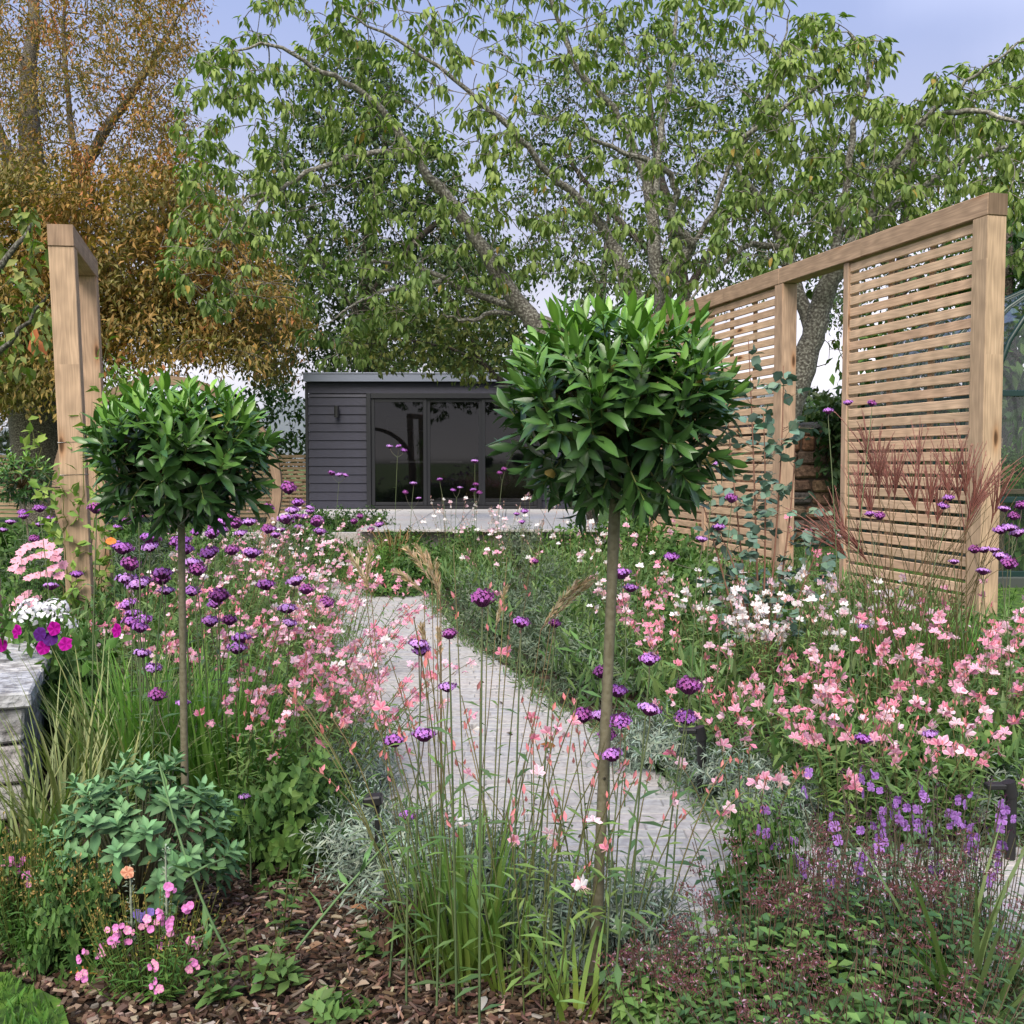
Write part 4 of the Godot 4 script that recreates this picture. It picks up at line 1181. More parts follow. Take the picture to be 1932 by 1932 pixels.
func trees() -> void:
	var grey := L(0.74, 0.74, 0.72); var dark := L(0.20, 0.18, 0.155); var twig := L(0.22, 0.19, 0.16)
	# cherry with several limbs, rooted behind the far end of the screen
	var la := limbs_px([
		[[1246, 1085, 11.6, 0.20], [1242, 850, 11.6, 0.17], [1190, 790, 11.5, 0.13], [1030, 630, 11.2, 0.11], [975, 570, 11.1, 0.10], [915, 475, 10.9, 0.078], [840, 370, 10.6, 0.06], [790, 305, 10.4, 0.046], [725, 215, 10.2, 0.036], [670, 165, 10, 0.029], [590, 125, 9.8, 0.022], [510, 85, 9.6, 0.015], [440, 95, 9.4, 0.009]],
		[[838, 370, 10.6, 0.04], [808, 335, 10.5, 0.036], [778, 297, 10.4, 0.032], [715, 288, 10.2, 0.029], [650, 297, 10, 0.027], [580, 325, 9.9, 0.024], [515, 364, 9.8, 0.019], [471, 404, 9.7, 0.013], [438, 458, 9.6, 0.008]],
		[[515, 364, 9.8, 0.016], [481, 367, 9.75, 0.013], [441, 404, 9.7, 0.01], [414, 451, 9.6, 0.006]],
		[[1242, 850, 11.6, 0.15], [1225, 660, 11.6, 0.12], [1202, 572, 11.6, 0.10], [1175, 505, 11.5, 0.09], [1148, 451, 11.5, 0.062], [1121, 404, 11.4, 0.052], [1061, 350, 11.2, 0.04], [1020, 310, 11, 0.036], [963, 242, 10.8, 0.031], [852, 148, 10.5, 0.022], [751, 77, 10.2, 0.015], [650, 24, 10, 0.009]],
		[[1246, 850, 11.7, 0.14], [1252, 700, 11.8, 0.11], [1246, 572, 11.8, 0.088], [1236, 471, 11.8, 0.078], [1229, 387, 11.9, 0.066], [1200, 290, 11.9, 0.05], [1155, 202, 11.8, 0.042], [1088, 125, 11.6, 0.034], [1061, 61, 11.5, 0.026], [1020, -40, 11.3, 0.016]],
		[[1236, 471, 11.8, 0.05], [1240, 323, 11.9, 0.042], [1252, 220, 12, 0.035], [1270, 120, 12, 0.028], [1276, -20, 12, 0.018]],
		[[1252, 650, 11.7, 0.08], [1259, 525, 11.3, 0.064], [1297, 478, 11.2, 0.058], [1300, 451, 11.1, 0.052], [1266, 411, 11, 0.046], [1276, 364, 10.9, 0.04], [1249, 316, 10.8, 0.03], [1155, 276, 10.5, 0.022], [1081, 242, 10.3, 0.013]],
		[[1190, 740, 11.6, 0.07], [1100, 645, 11.6, 0.06], [1060, 616, 11.6, 0.055], [970, 579, 11.6, 0.045], [886, 552, 11.5, 0.036], [785, 505, 11.3, 0.025], [650, 491, 11, 0.014]],
		[[990, 590, 11.6, 0.03], [930, 592, 11.6, 0.027], [880, 604, 11.5, 0.021], [835, 592, 11.4, 0.012]],
		[[835, 530, 11.4, 0.026], [760, 540, 11.2, 0.021], [684, 569, 11.1, 0.015], [620, 610, 11, 0.008]],
		[[1297, 478, 11.2, 0.03], [1345, 400, 11.1, 0.028], [1375, 313, 11, 0.024], [1420, 240, 10.8, 0.018], [1470, 120, 10.6, 0.012], [1490, 20, 10.5, 0.007]],
	])
	var polyA := [[600, -90], [430, 50], [345, 120], [318, 215], [345, 330], [330, 400], [290, 465], [330, 545], [430, 600], [520, 560], [640, 610], [700, 655], [800, 610], [900, 560], [1050, 520], [1230, 560], [1330, 540], [1400, 420], [1440, 250], [1480, 110], [1470, -90]]
	var goals := crown(polyA, 9.3, 12.8, 1650)
	goals.append_array(crown([[420, 60], [340, 130], [320, 230], [350, 330], [330, 420], [285, 465], [350, 560], [470, 560], [560, 420], [560, 160]], 9.2, 10.2, 110))
	goals.append_array(crown([[560, 600], [600, 560], [720, 600], [700, 690], [620, 725], [570, 690]], 10.6, 11.4, 22))
	var e := tree("spreading cherry tree with pale limbs over the garden room", B(1246, 11.6), la, goals, 0.0055, 0.0085, grey, L(0.46, 0.43, 0.39), "cherry_tree")
	cherry_leaves(e[0], e[1], 0.55)
	# second cherry behind the screen's doorway
	var lb := limbs_px([
		[[1452, 1080, 11.3, 0.20], [1462, 900, 11.3, 0.17], [1490, 760, 11.1, 0.145], [1513, 697, 11, 0.135], [1532, 636, 10.9, 0.125], [1550, 575, 10.8, 0.115], [1580, 510, 10.6, 0.10], [1635, 434, 10.3, 0.07], [1645, 394, 10.2, 0.058], [1668, 337, 10.1, 0.05], [1685, 316, 10.0, 0.045], [1719, 269, 9.9, 0.038], [1731, 239, 9.8, 0.034], [1806, 212, 9.6, 0.026], [1887, 219, 9.4, 0.02], [1960, 240, 9.2, 0.012]],
		[[1731, 239, 9.8, 0.026], [1769, 202, 9.7, 0.023], [1810, 165, 9.6, 0.019], [1880, 110, 9.4, 0.013], [1960, 60, 9.3, 0.008]],
		[[1620, 460, 10.4, 0.07], [1645, 441, 10.4, 0.06], [1685, 390, 10.4, 0.05], [1762, 333, 10.4, 0.04], [1860, 290, 10.4, 0.026], [1960, 270, 10.4, 0.014]],
		[[1532, 636, 10.9, 0.08], [1500, 530, 11, 0.07], [1480, 470, 11, 0.06], [1450, 400, 11, 0.045], [1400, 335, 10.9, 0.035], [1392, 269, 10.8, 0.03], [1466, 215, 10.5, 0.023], [1517, 178, 10.4, 0.018], [1571, 151, 10.2, 0.01]],
		[[1480, 470, 11, 0.04], [1426, 461, 10.9, 0.034], [1379, 485, 10.8, 0.028], [1325, 539, 10.7, 0.018], [1290, 590, 10.6, 0.01]],
		[[1550, 575, 10.8, 0.06], [1580, 440, 11, 0.05], [1600, 320, 11, 0.04], [1610, 230, 10.9, 0.03], [1640, 140, 10.8, 0.02], [1600, 60, 10.7, 0.012]],
	])
	var polyB := [[1340, 440], [1400, 300], [1440, 160], [1500, 30], [1570, 20], [1600, 70], [1660, 60], [1690, 110], [1640, 170], [1700, 190], [1760, 140], [1840, 120], [1990, 40], [1990, 420], [1880, 370], [1700, 420], [1560, 500], [1420, 540]]
	goals = crown(polyB, 9.0, 12.2, 1050)
	goals.append_array(crown([[1500, 560], [1560, 520], [1600, 620], [1590, 700], [1530, 690]], 11.0, 11.8, 14))
	goals.append_array(crown([[1880, 400], [1990, 400], [1990, 560], [1885, 520]], 9.6, 11.0, 20))
	e = tree("cherry tree with leaning trunk seen through the screen's doorway", B(1452, 11.3), lb, goals, 0.0055, 0.0085, grey, L(0.46, 0.43, 0.39), "cherry_tree")
	cherry_leaves(e[0], e[1], 0.6)

	# copper horse chestnut on the left
	var lc := limbs_px([
		[[100, 1010, 19, 0.55], [85, 880, 19, 0.50], [62, 780, 19, 0.44], [62, 600, 19.2, 0.34], [70, 400, 19.4, 0.25], [52, 200, 19.6, 0.18], [62, 40, 19.8, 0.11], [70, -120, 20, 0.05]],
		[[62, 780, 19, 0.28], [20, 690, 18.5, 0.2], [-60, 600, 18, 0.12]],
		[[65, 560, 19.3, 0.2], [110, 430, 19.2, 0.15], [150, 330, 19, 0.12], [210, 230, 18.8, 0.09], [280, 130, 18.6, 0.06], [330, 40, 18.5, 0.03]],
		[[70, 420, 19.4, 0.15], [20, 300, 19.2, 0.11], [-30, 180, 19, 0.07], [-60, 60, 19, 0.03]],
		[[66, 640, 19.2, 0.18], [150, 540, 18.6, 0.13], [250, 470, 18, 0.10], [330, 400, 17.6, 0.07], [390, 300, 17.4, 0.03]],
		[[64, 720, 19, 0.16], [180, 630, 18.2, 0.12], [300, 590, 17.6, 0.09], [420, 600, 17.2, 0.06], [520, 660, 17, 0.03]],
		[[150, 330, 19, 0.07], [130, 200, 19, 0.05], [120, 60, 19, 0.03], [125, -60, 19, 0.02]],
	])
	goals = crown([[-90, -90], [380, -90], [385, 60], [345, 140], [370, 300], [480, 400], [560, 560], [585, 640], [520, 720], [430, 690], [330, 690], [240, 700], [130, 760], [60, 770], [-90, 800]], 16.2, 22.0, 900)
	goals.append_array(crown([[-90, 330], [300, 300], [500, 480], [560, 600], [500, 700], [420, 670], [300, 680], [200, 690], [100, 750], [-90, 760]], 15.8, 19.0, 800))
	e = tree("large copper leaved horse chestnut towering over the timber frame", B(92, 19), lc, goals, 0.011, 0.012, L(0.42, 0.39, 0.35), L(0.44, 0.38, 0.31), "horse_chestnut")
	var mix := nz(0.55, 91, 3)
	var copper := func(p: Vector3) -> Color:
		var v := mix.get_noise_3dv(p) + rf(-0.35, 0.35)
		var leftgreen := clampf((-p.x / -p.z - 0.385) * 9.0, 0, 1) * clampf((5.2 - p.y) * 0.5, 0, 1)
		var c := L(0.27, 0.155, 0.05).lerp(L(0.42, 0.27, 0.085), clampf(v + 0.5, 0, 1))
		if v > 0.42: c = L(0.40, 0.165, 0.06)
		if v < -0.15: c = L(0.24, 0.20, 0.07)
		return vary(c.lerp(L(0.17, 0.20, 0.045), leftgreen * clampf(0.25 + v, 0, 1)), 0.2)
	T.chest = leaf_t(0.15, 0.055, 2, 0.45, 0.8, 0.8, Color.WHITE, Color.WHITE)
	var low := []; var high := []
	for q in e[1]:
		if q[0].y < 5.6 + rf(-1.2, 1.2): low.append(q)
		else: high.append(q)
	foliage(e[0], low, 56, 0.42, 0.78, 0.05, copper, T.chest)
	foliage(e[0], high, 70, 0.36, 0.60, 0.1, copper, T.chest)

	# small tree with yellow green leaves, near the left edge
	goals = crown([[-120, 420], [30, 350], [110, 470], [120, 560], [80, 700], [-30, 730], [-120, 700]], 9.2, 10.6, 60)
	var ly := limbs_px([[[-150, 1100, 10.2, 0.09], [-130, 800, 10.2, 0.07], [-60, 600, 10.1, 0.05], [20, 480, 10, 0.03], [60, 420, 10, 0.012]], [[-120, 760, 10.2, 0.05], [-30, 690, 10, 0.035], [40, 620, 9.9, 0.022], [90, 560, 9.8, 0.012]]])
	e = tree("young tree with yellow green leaves left of the timber frame", B(-150, 10.2), ly, goals, 0.0035, 0.006, grey * 0.5, twig, "small_tree")
	foliage(e[0], e[1], 9, 0.14, 0.75, 0.5, func(_p): return vary(L(0.20, 0.25, 0.07), 0.4), T.tree)
	# three coral red leaves on it
	for q in [[68, 617, 9.4], [57, 642, 9.4], [74, 642, 9.4]]:
		part("red_leaf", tm(T.tree, M.leaf, L(0.58, 0.19, 0.09)), e[0], orient(Vector3(rf(-0.6, 0.6), -1, 0.2), Vector3(0.2, 0.3, 1), 0.95, W(q[0], q[1], q[2]) - (e[0] as Node3D).position))

	# grey green trees behind the garden room
	var gg := func(_p): return vary(L(0.075, 0.115, 0.045), 0.5)
	var t2 := limbs_px([[[700, 940, 25, 0.3], [700, 700, 25, 0.22], [690, 500, 25, 0.16], [720, 330, 25, 0.1], [740, 180, 25, 0.04]], [[696, 620, 25, 0.12], [610, 500, 24.6, 0.08], [560, 400, 24.4, 0.03]], [[694, 560, 25, 0.12], [800, 440, 24.6, 0.08], [880, 380, 24.4, 0.03]]])
	goals = crown([[470, 730], [480, 560], [540, 430], [500, 260], [600, 120], [720, 100], [800, 220], [860, 330], [960, 470], [990, 600], [960, 720]], 23, 27, 420)
	e = tree("grey green tree rising behind the garden room roof", B(700, 25), t2, goals, 0.008, 0.012, L(0.25, 0.22, 0.2), L(0.2, 0.17, 0.15), "background_tree")
	foliage(e[0], e[1], 75, 0.6, 0.85, 0.3, gg, T.tree)
	t2 = limbs_px([[[1130, 940, 27, 0.26], [1120, 700, 27, 0.18], [1140, 520, 27, 0.1], [1150, 380, 27, 0.04]]])
	goals = crown([[1040, 700], [1060, 560], [1120, 470], [1200, 520], [1300, 600], [1290, 720]], 25.5, 28, 60)
	e = tree("distant tree between the cherry trunks and the screen", B(1130, 27), t2, goals, 0.008, 0.012, L(0.25, 0.22, 0.2), L(0.2, 0.17, 0.15), "background_tree")
	foliage(e[0], e[1], 12, 0.45, 1.5, 0.3, gg, T.tree)
	t2 = limbs_px([[[1290, 940, 20, 0.22], [1300, 700, 20, 0.17], [1280, 480, 20, 0.12], [1240, 300, 20, 0.08], [1220, 130, 20, 0.03]], [[1290, 560, 20, 0.1], [1370, 420, 20, 0.07], [1420, 280, 20, 0.03]], [[1285, 520, 20, 0.09], [1150, 400, 19.8, 0.06], [1060, 280, 19.6, 0.03]]])
	goals = crown([[980, 520], [960, 330], [1040, 120], [1180, 20], [1330, 40], [1450, 180], [1480, 400], [1440, 560], [1300, 620], [1120, 560]], 18.6, 21.5, 620)
	e = tree("thin leaved tree behind the cherry trunks, showing sky through its twigs", B(1290, 20), t2, goals, 0.007, 0.008, L(0.28, 0.25, 0.22), L(0.24, 0.2, 0.17), "background_tree")
	foliage(e[0], e[1], 22, 0.35, 0.62, 0.5, gg, T.tree)
	t2 = limbs_px([[[1700, 940, 19, 0.2], [1690, 700, 19, 0.16], [1700, 500, 19, 0.11], [1720, 330, 19, 0.07], [1740, 200, 19, 0.03]], [[1695, 560, 19, 0.09], [1820, 420, 19, 0.05], [1900, 330, 19, 0.03]], [[1698, 520, 19, 0.08], [1580, 420, 18.8, 0.05], [1520, 320, 18.7, 0.03]]])
	goals = crown([[1480, 540], [1460, 380], [1560, 240], [1680, 230], [1780, 190], [1990, 180], [1990, 600], [1700, 640], [1560, 620]], 17.6, 20.5, 520)
	e = tree("thin leaved tree behind the second cherry and the screen", B(1700, 19), t2, goals, 0.007, 0.008, L(0.28, 0.25, 0.22), L(0.24, 0.2, 0.17), "background_tree")
	foliage(e[0], e[1], 22, 0.35, 0.62, 0.5, gg, T.tree)
	# hawthorn before the garden room with dark twigs and small yellowing leaves
	var hw := limbs_px([[[1120, 990, 14.6, 0.09], [1070, 800, 14.5, 0.07], [1010, 770, 14.4, 0.055], [960, 728, 14.3, 0.045], [915, 690, 14.2, 0.035], [880, 620, 14.2, 0.022], [850, 560, 14.2, 0.01]], [[930, 700, 14.3, 0.03], [850, 660, 14.2, 0.022], [760, 640, 14.1, 0.014], [690, 650, 14, 0.007]], [[1010, 770, 14.4, 0.04], [990, 690, 14.4, 0.028], [960, 620, 14.3, 0.016], [940, 550, 14.3, 0.008]]])
	goals = crown([[640, 650], [720, 570], [840, 545], [960, 550], [1000, 640], [960, 710], [890, 722], [820, 700], [700, 690]], 13.5, 15.0, 240)
	e = tree("twiggy hawthorn arching over the garden room doors", B(1120, 14.6), hw, goals, 0.005, 0.008, dark, L(0.09, 0.075, 0.06), "hawthorn")
	foliage(e[0], e[1], 15, 0.16, 0.58, 0.2, func(_p): return vary(L(0.17, 0.18, 0.045).lerp(L(0.07, 0.12, 0.035), rf(0, 1)), 0.25), T.tree)
	# dark evergreen right of the screen
	var te := limbs_px([[[1915, 1080, 14.5, 0.22], [1905, 800, 14.5, 0.17], [1900, 600, 14.5, 0.1], [1905, 420, 14.5, 0.04]], [[1905, 760, 14.5, 0.1], [1820, 660, 14.3, 0.06], [1740, 620, 14.2, 0.03]], [[1903, 700, 14.5, 0.1], [1980, 600, 14.4, 0.05]]])
	goals = crown([[1600, 640], [1700, 560], [1850, 420], [2050, 420], [2050, 790], [1900, 810], [1720, 800], [1620, 780]], 13.6, 16.5, 230)
	e = tree("dense dark green tree behind the greenhouse and screen", B(1915, 14.5), te, goals, 0.006, 0.01, dark, L(0.1, 0.08, 0.06), "evergreen_tree")
	foliage(e[0], e[1], 20, 0.34, 1.15, 0.4, func(p): return vary(L(0.040, 0.085, 0.025).lerp(L(0.13, 0.24, 0.05), clampf(mix.get_noise_3dv(p * 1.4) * 1.6, 0, 1)), 0.3), T.tree)
	# shrubs at the back
	var shrubs := [
		["shrub", [[490, 740], [540, 730], [600, 770], [600, 880], [490, 880]], 20.6, 21.6, 40, [540, 21.2], L(0.07, 0.15, 0.04), "bright green shrub behind the fence beside the garden room"],
		["shrub", [[-60, 760], [60, 740], [130, 800], [130, 880], [-60, 880]], 20.2, 22, 45, [30, 21], L(0.07, 0.085, 0.055), "grey green shrub under the copper tree behind the fence"],
		["shrub", [[130, 780], [330, 700], [500, 760], [500, 890], [130, 890]], 20.5, 24, 120, [310, 22], L(0.045, 0.06, 0.025), "dark shrub bank framed by the moon gate"],
		["ivy", [[1545, 780], [1590, 745], [1640, 740], [1660, 900], [1570, 905], [1555, 850]], 13.0, 13.35, 60, [1600, 13.3], L(0.045, 0.085, 0.03), "dark ivy bush climbing over the old stone wall"],
		["shrub", [[1500, 780], [1560, 770], [1580, 800], [1500, 805]], 13.9, 14.4, 20, [1540, 14.2], L(0.08, 0.13, 0.04), "leafy growth along the top of the stone wall"],
	]
	for q in shrubs:
		var at := B(q[5][0], q[5][1])
		var lim := [curve_limb([[at, 0.04], [at + Vector3(0.05, 0.5, 0), 0.03], [at + Vector3(0, 1.0, 0.05), 0.015]])]
		var root := thing(q[0], q[7], q[0], at)
		var mb := MB.new()
		var tips := grow(mb, lim, crown(q[1], q[2], q[3], q[4]), 0.005, 0.006, dark, twig)
		part("stems", mb.mesh(M.bark), root, Transform3D(Basis.IDENTITY, -at), true)
		var col: Color = q[6]
		foliage(root, tips, 18, 0.2, 0.75, 0.3, func(_p): return vary(col, 0.4), T.tree, "foliage")
	# long hedge closing the garden at the back
	var hx := []; var hc := []
	var hroot := thing("hedge", "long dark hedge along the back of the garden", "hedge", Vector3(0, 0, -25.5))
	for i in 9000:
		var p := Vector3(rf(-16, 14), 0, rf(-0.7, 0.7))
		p.y = rf(0.0, 1.0) * (1.75 + 0.25 * mix.get_noise_2d(p.x * 2.0, 3.0))
		hx.append(orient(rv() + Vector3(0, 0.3, 0.3), rv(), rf(0.8, 1.5), p)); hc.append(vary(L(0.045, 0.075, 0.03), 0.4))
	scatter("foliage", tm(T.tree, M.leaf), hx, hc, hroot)
	# trees on and before the hill
	var far := [[1478, 105, 770, "far tree on the hill just right of the screen's middle post"], [1512, 90, 745, "tallest far tree seen in the screen's doorway"], [1545, 98, 752, "rounded far tree in the middle of the doorway view"], [1575, 80, 780, "far tree beside the doorway's thin post"], [1440, 120, 760, "far tree glimpsed through the slats"]]
	for q in far:
		var at := B(q[0], q[1])
		var root := thing("far_tree", q[3], "tree", at, "hazy trees on the hill")
		var top := W(q[0], q[2], q[1])
		var mb := MB.new()
		mb.tube([at, at.lerp(top, 0.8)], 0.35, 0.15, 6, dark, dark)
		part("trunk", mb.mesh(M.bark), root, Transform3D(Basis.IDENTITY, -at))
		var xs := []; var cs := []
		var hgt := top.y
		for i in 700:
			var dv := rv(); var p := Vector3(dv.x * hgt * 0.42, hgt * 0.62 + dv.y * hgt * 0.40, dv.z * hgt * 0.42) * Vector3(1, 1, 1)
			p = p + rv() * 0.35 * rf(0, 1)
			xs.append(orient(dv + rv(), rv(), rf(3.0, 6.0), p)); cs.append(vary(L(0.07, 0.095, 0.06), 0.35))
		scatter("crown", tm(T.tree, M.leaf), xs, cs, root)


func bays() -> void:
	var c := W(1165, 778, 1.98)
	bay_tree("nearest standard bay tree with slim bare stem beside the path", B(1122, 1.99), Vector3(0.004, 0, 0.0), c, 0.198, 0.158, 125, 300)
	c = W(341, 862, 2.55)
	bay_tree("round headed bay tree before the moon gate", B(341, 2.56), Vector3(-0.004, 0, 0), c, 0.196, 0.132, 120, 300)
	c = W(42, 905, 9.0)
	bay_tree("small clipped bay ball far off by the brown fence", B(60, 9.0), Vector3.ZERO, c, 0.25, 0.2, 60, 0)


func borders() -> void:
	var P := ["blush", "pink", "pink", "coral"]
	var PW := ["white", "blush", "pink"]
	var WH := ["white", "white", "white", "blush"]
	var lean := Vector3(0.17, 0, 0.06)
	var left := "pink gaura massed left of the path"
	for q in [
		[500, 2.95, 0.50, 0.26, 22, 26, P, "pink gaura with green leafy base right of the sage shrub"],
		[610, 3.05, 0.52, 0.26, 26, 40, P, "pink gaura spilling over the path edge above the silver mound"],
		[690, 3.45, 0.50, 0.24, 22, 44, PW, "pale pink gaura leaning furthest over the path"],
		[545, 3.55, 0.60, 0.28, 26, 48, P, "dense pink gaura in the middle of the border's path side"],
		[440, 3.6, 0.58, 0.26, 22, 36, P, "pink gaura just right of the round bay's stem"],
		[640, 4.0, 0.60, 0.28, 24, 50, P, "deep pink gaura clump behind the one leaning on the path"],
		[560, 4.35, 0.64, 0.28, 22, 42, PW, "pale gaura behind the deep pink clump"],
		[450, 4.5, 0.66, 0.28, 20, 36, P, "pink gaura among verbena behind the round bay's stem"],
		[670, 4.9, 0.62, 0.26, 20, 40, P, "pink gaura where the path narrows, inner side"],
		[590, 5.4, 0.72, 0.3, 20, 36, PW, "pale pink gaura beside the tan seed heads"],
		[490, 5.6, 0.76, 0.3, 18, 30, P, "pink gaura below the far corner of the garden room"],
		[395, 5.2, 0.72, 0.3, 18, 30, PW, "pale gaura directly right of the bay stem, far row"],
		[300, 4.7, 0.62, 0.28, 16, 22, P, "pink gaura left of the round bay's stem"],
		[260, 3.9, 0.52, 0.24, 14, 16, P, "sparse pink gaura beside the raised planter"],
		[560, 6.6, 0.80, 0.32, 18, 30, PW, "pale gaura at the back of the left border"],
		[470, 6.9, 0.84, 0.32, 16, 26, PW, "whitish gaura behind the round bay, right side"],
		[370, 6.6, 0.80, 0.32, 16, 22, PW, "whitish gaura right under the round bay crown"],
		[660, 8.2, 0.72, 0.32, 14, 18, PW, "pale gaura clump before the terrace kerb"],
		[200, 4.2, 0.50, 0.2, 10, 10, P, "thin pink gaura against the pale planter side"],
	]: gaura(q[0] - 25, q[1], q[2], q[3], q[4], int(q[5] * 2.3), q[6], q[7], lean, 0.80)
	for q in [
		[1385, 4.1, 0.62, 0.28, 22, 42, WH, "white gaura in front of the eucalyptus"],
		[1490, 3.95, 0.66, 0.28, 22, 44, WH, "white gaura left of the red plumed grass"],
		[1565, 4.3, 0.70, 0.28, 20, 34, WH, "white gaura under the screen's thin post"],
		[1430, 4.8, 0.72, 0.28, 18, 26, WH, "white gaura behind the eucalyptus stems"],
		[1330, 4.9, 0.62, 0.28, 18, 24, WH, "white gaura left of the eucalyptus"],
		[1640, 4.5, 0.62, 0.26, 18, 22, PW, "mixed white and pink gaura at the foot of the red plumed grass"],
		[1560, 5.3, 0.92, 0.22, 8, 10, P, "tall pink gaura spire before the screen's doorway"],
		[1215, 4.7, 0.58, 0.26, 18, 34, P, "pink gaura just right of the slim bay stem"],
		[1290, 4.2, 0.50, 0.26, 18, 26, P, "pink gaura between slim bay and eucalyptus"],
		[1180, 5.4, 0.62, 0.28, 16, 24, PW, "pale gaura behind the slim bay stem"],
		[1340, 3.5, 0.46, 0.24, 16, 16, P, "low pink gaura behind the black spotlight"],
		[1450, 3.2, 0.50, 0.26, 18, 26, P, "pink gaura behind the silver mounds by the path"],
		[1560, 3.1, 0.50, 0.26, 20, 34, P, "pink gaura in the middle of the near right border"],
		[1660, 3.3, 0.56, 0.28, 22, 42, P, "thick pink gaura before the red plumed grass"],
		[1760, 3.4, 0.58, 0.28, 22, 44, P, "pink gaura in front of the screen's end post"],
		[1860, 3.35, 0.58, 0.28, 22, 44, P, "bright pink gaura before the greenhouse lawn"],
		[1930, 3.6, 0.60, 0.26, 18, 36, P, "pink gaura at the border's lawn end"],
		[1830, 4.1, 0.60, 0.26, 16, 26, P, "pink gaura at the foot of the screen's end post"],
		[1610, 2.75, 0.44, 0.24, 18, 22, P, "pale stemmed pink gaura above the purple wallflowers"],
		[1720, 2.8, 0.46, 0.24, 18, 26, P, "pink gaura over the golden green shrub"],
		[1850, 2.85, 0.46, 0.24, 16, 22, P, "pink gaura over the silver mound beside the side path"],
		[1420, 2.6, 0.42, 0.2, 10, 9, P, "loose pink gaura overhanging the silver mound by the spotlight"],
	]: gaura(q[0], q[1], q[2], q[3], q[4], int(q[5] * 1.35), q[6], q[7], Vector3(0.0, 0, 0.06), 1.0)
	for q in [
		[850, 9.6, 0.78, 0.36, 14, 22, WH, "white gaura before the terrace, nearest the grass tuft"],
		[925, 8.6, 0.80, 0.36, 16, 30, WH, "white gaura at the bend of the path"],
		[1000, 8.0, 0.80, 0.36, 16, 30, WH, "white gaura at the terrace front, middle clump"],
		[1075, 7.4, 0.76, 0.36, 16, 28, WH, "white gaura left of the slim bay stem, far row"],
		[960, 6.9, 0.60, 0.3, 12, 16, PW, "pale gaura over the far lavender"],
		[1190, 7.0, 0.80, 0.34, 12, 18, PW, "pale gaura under the slim bay's crown"],
	]: gaura(q[0], q[1], q[2], q[3], q[4], q[5], q[6], q[7], Vector3.ZERO, 1.15)

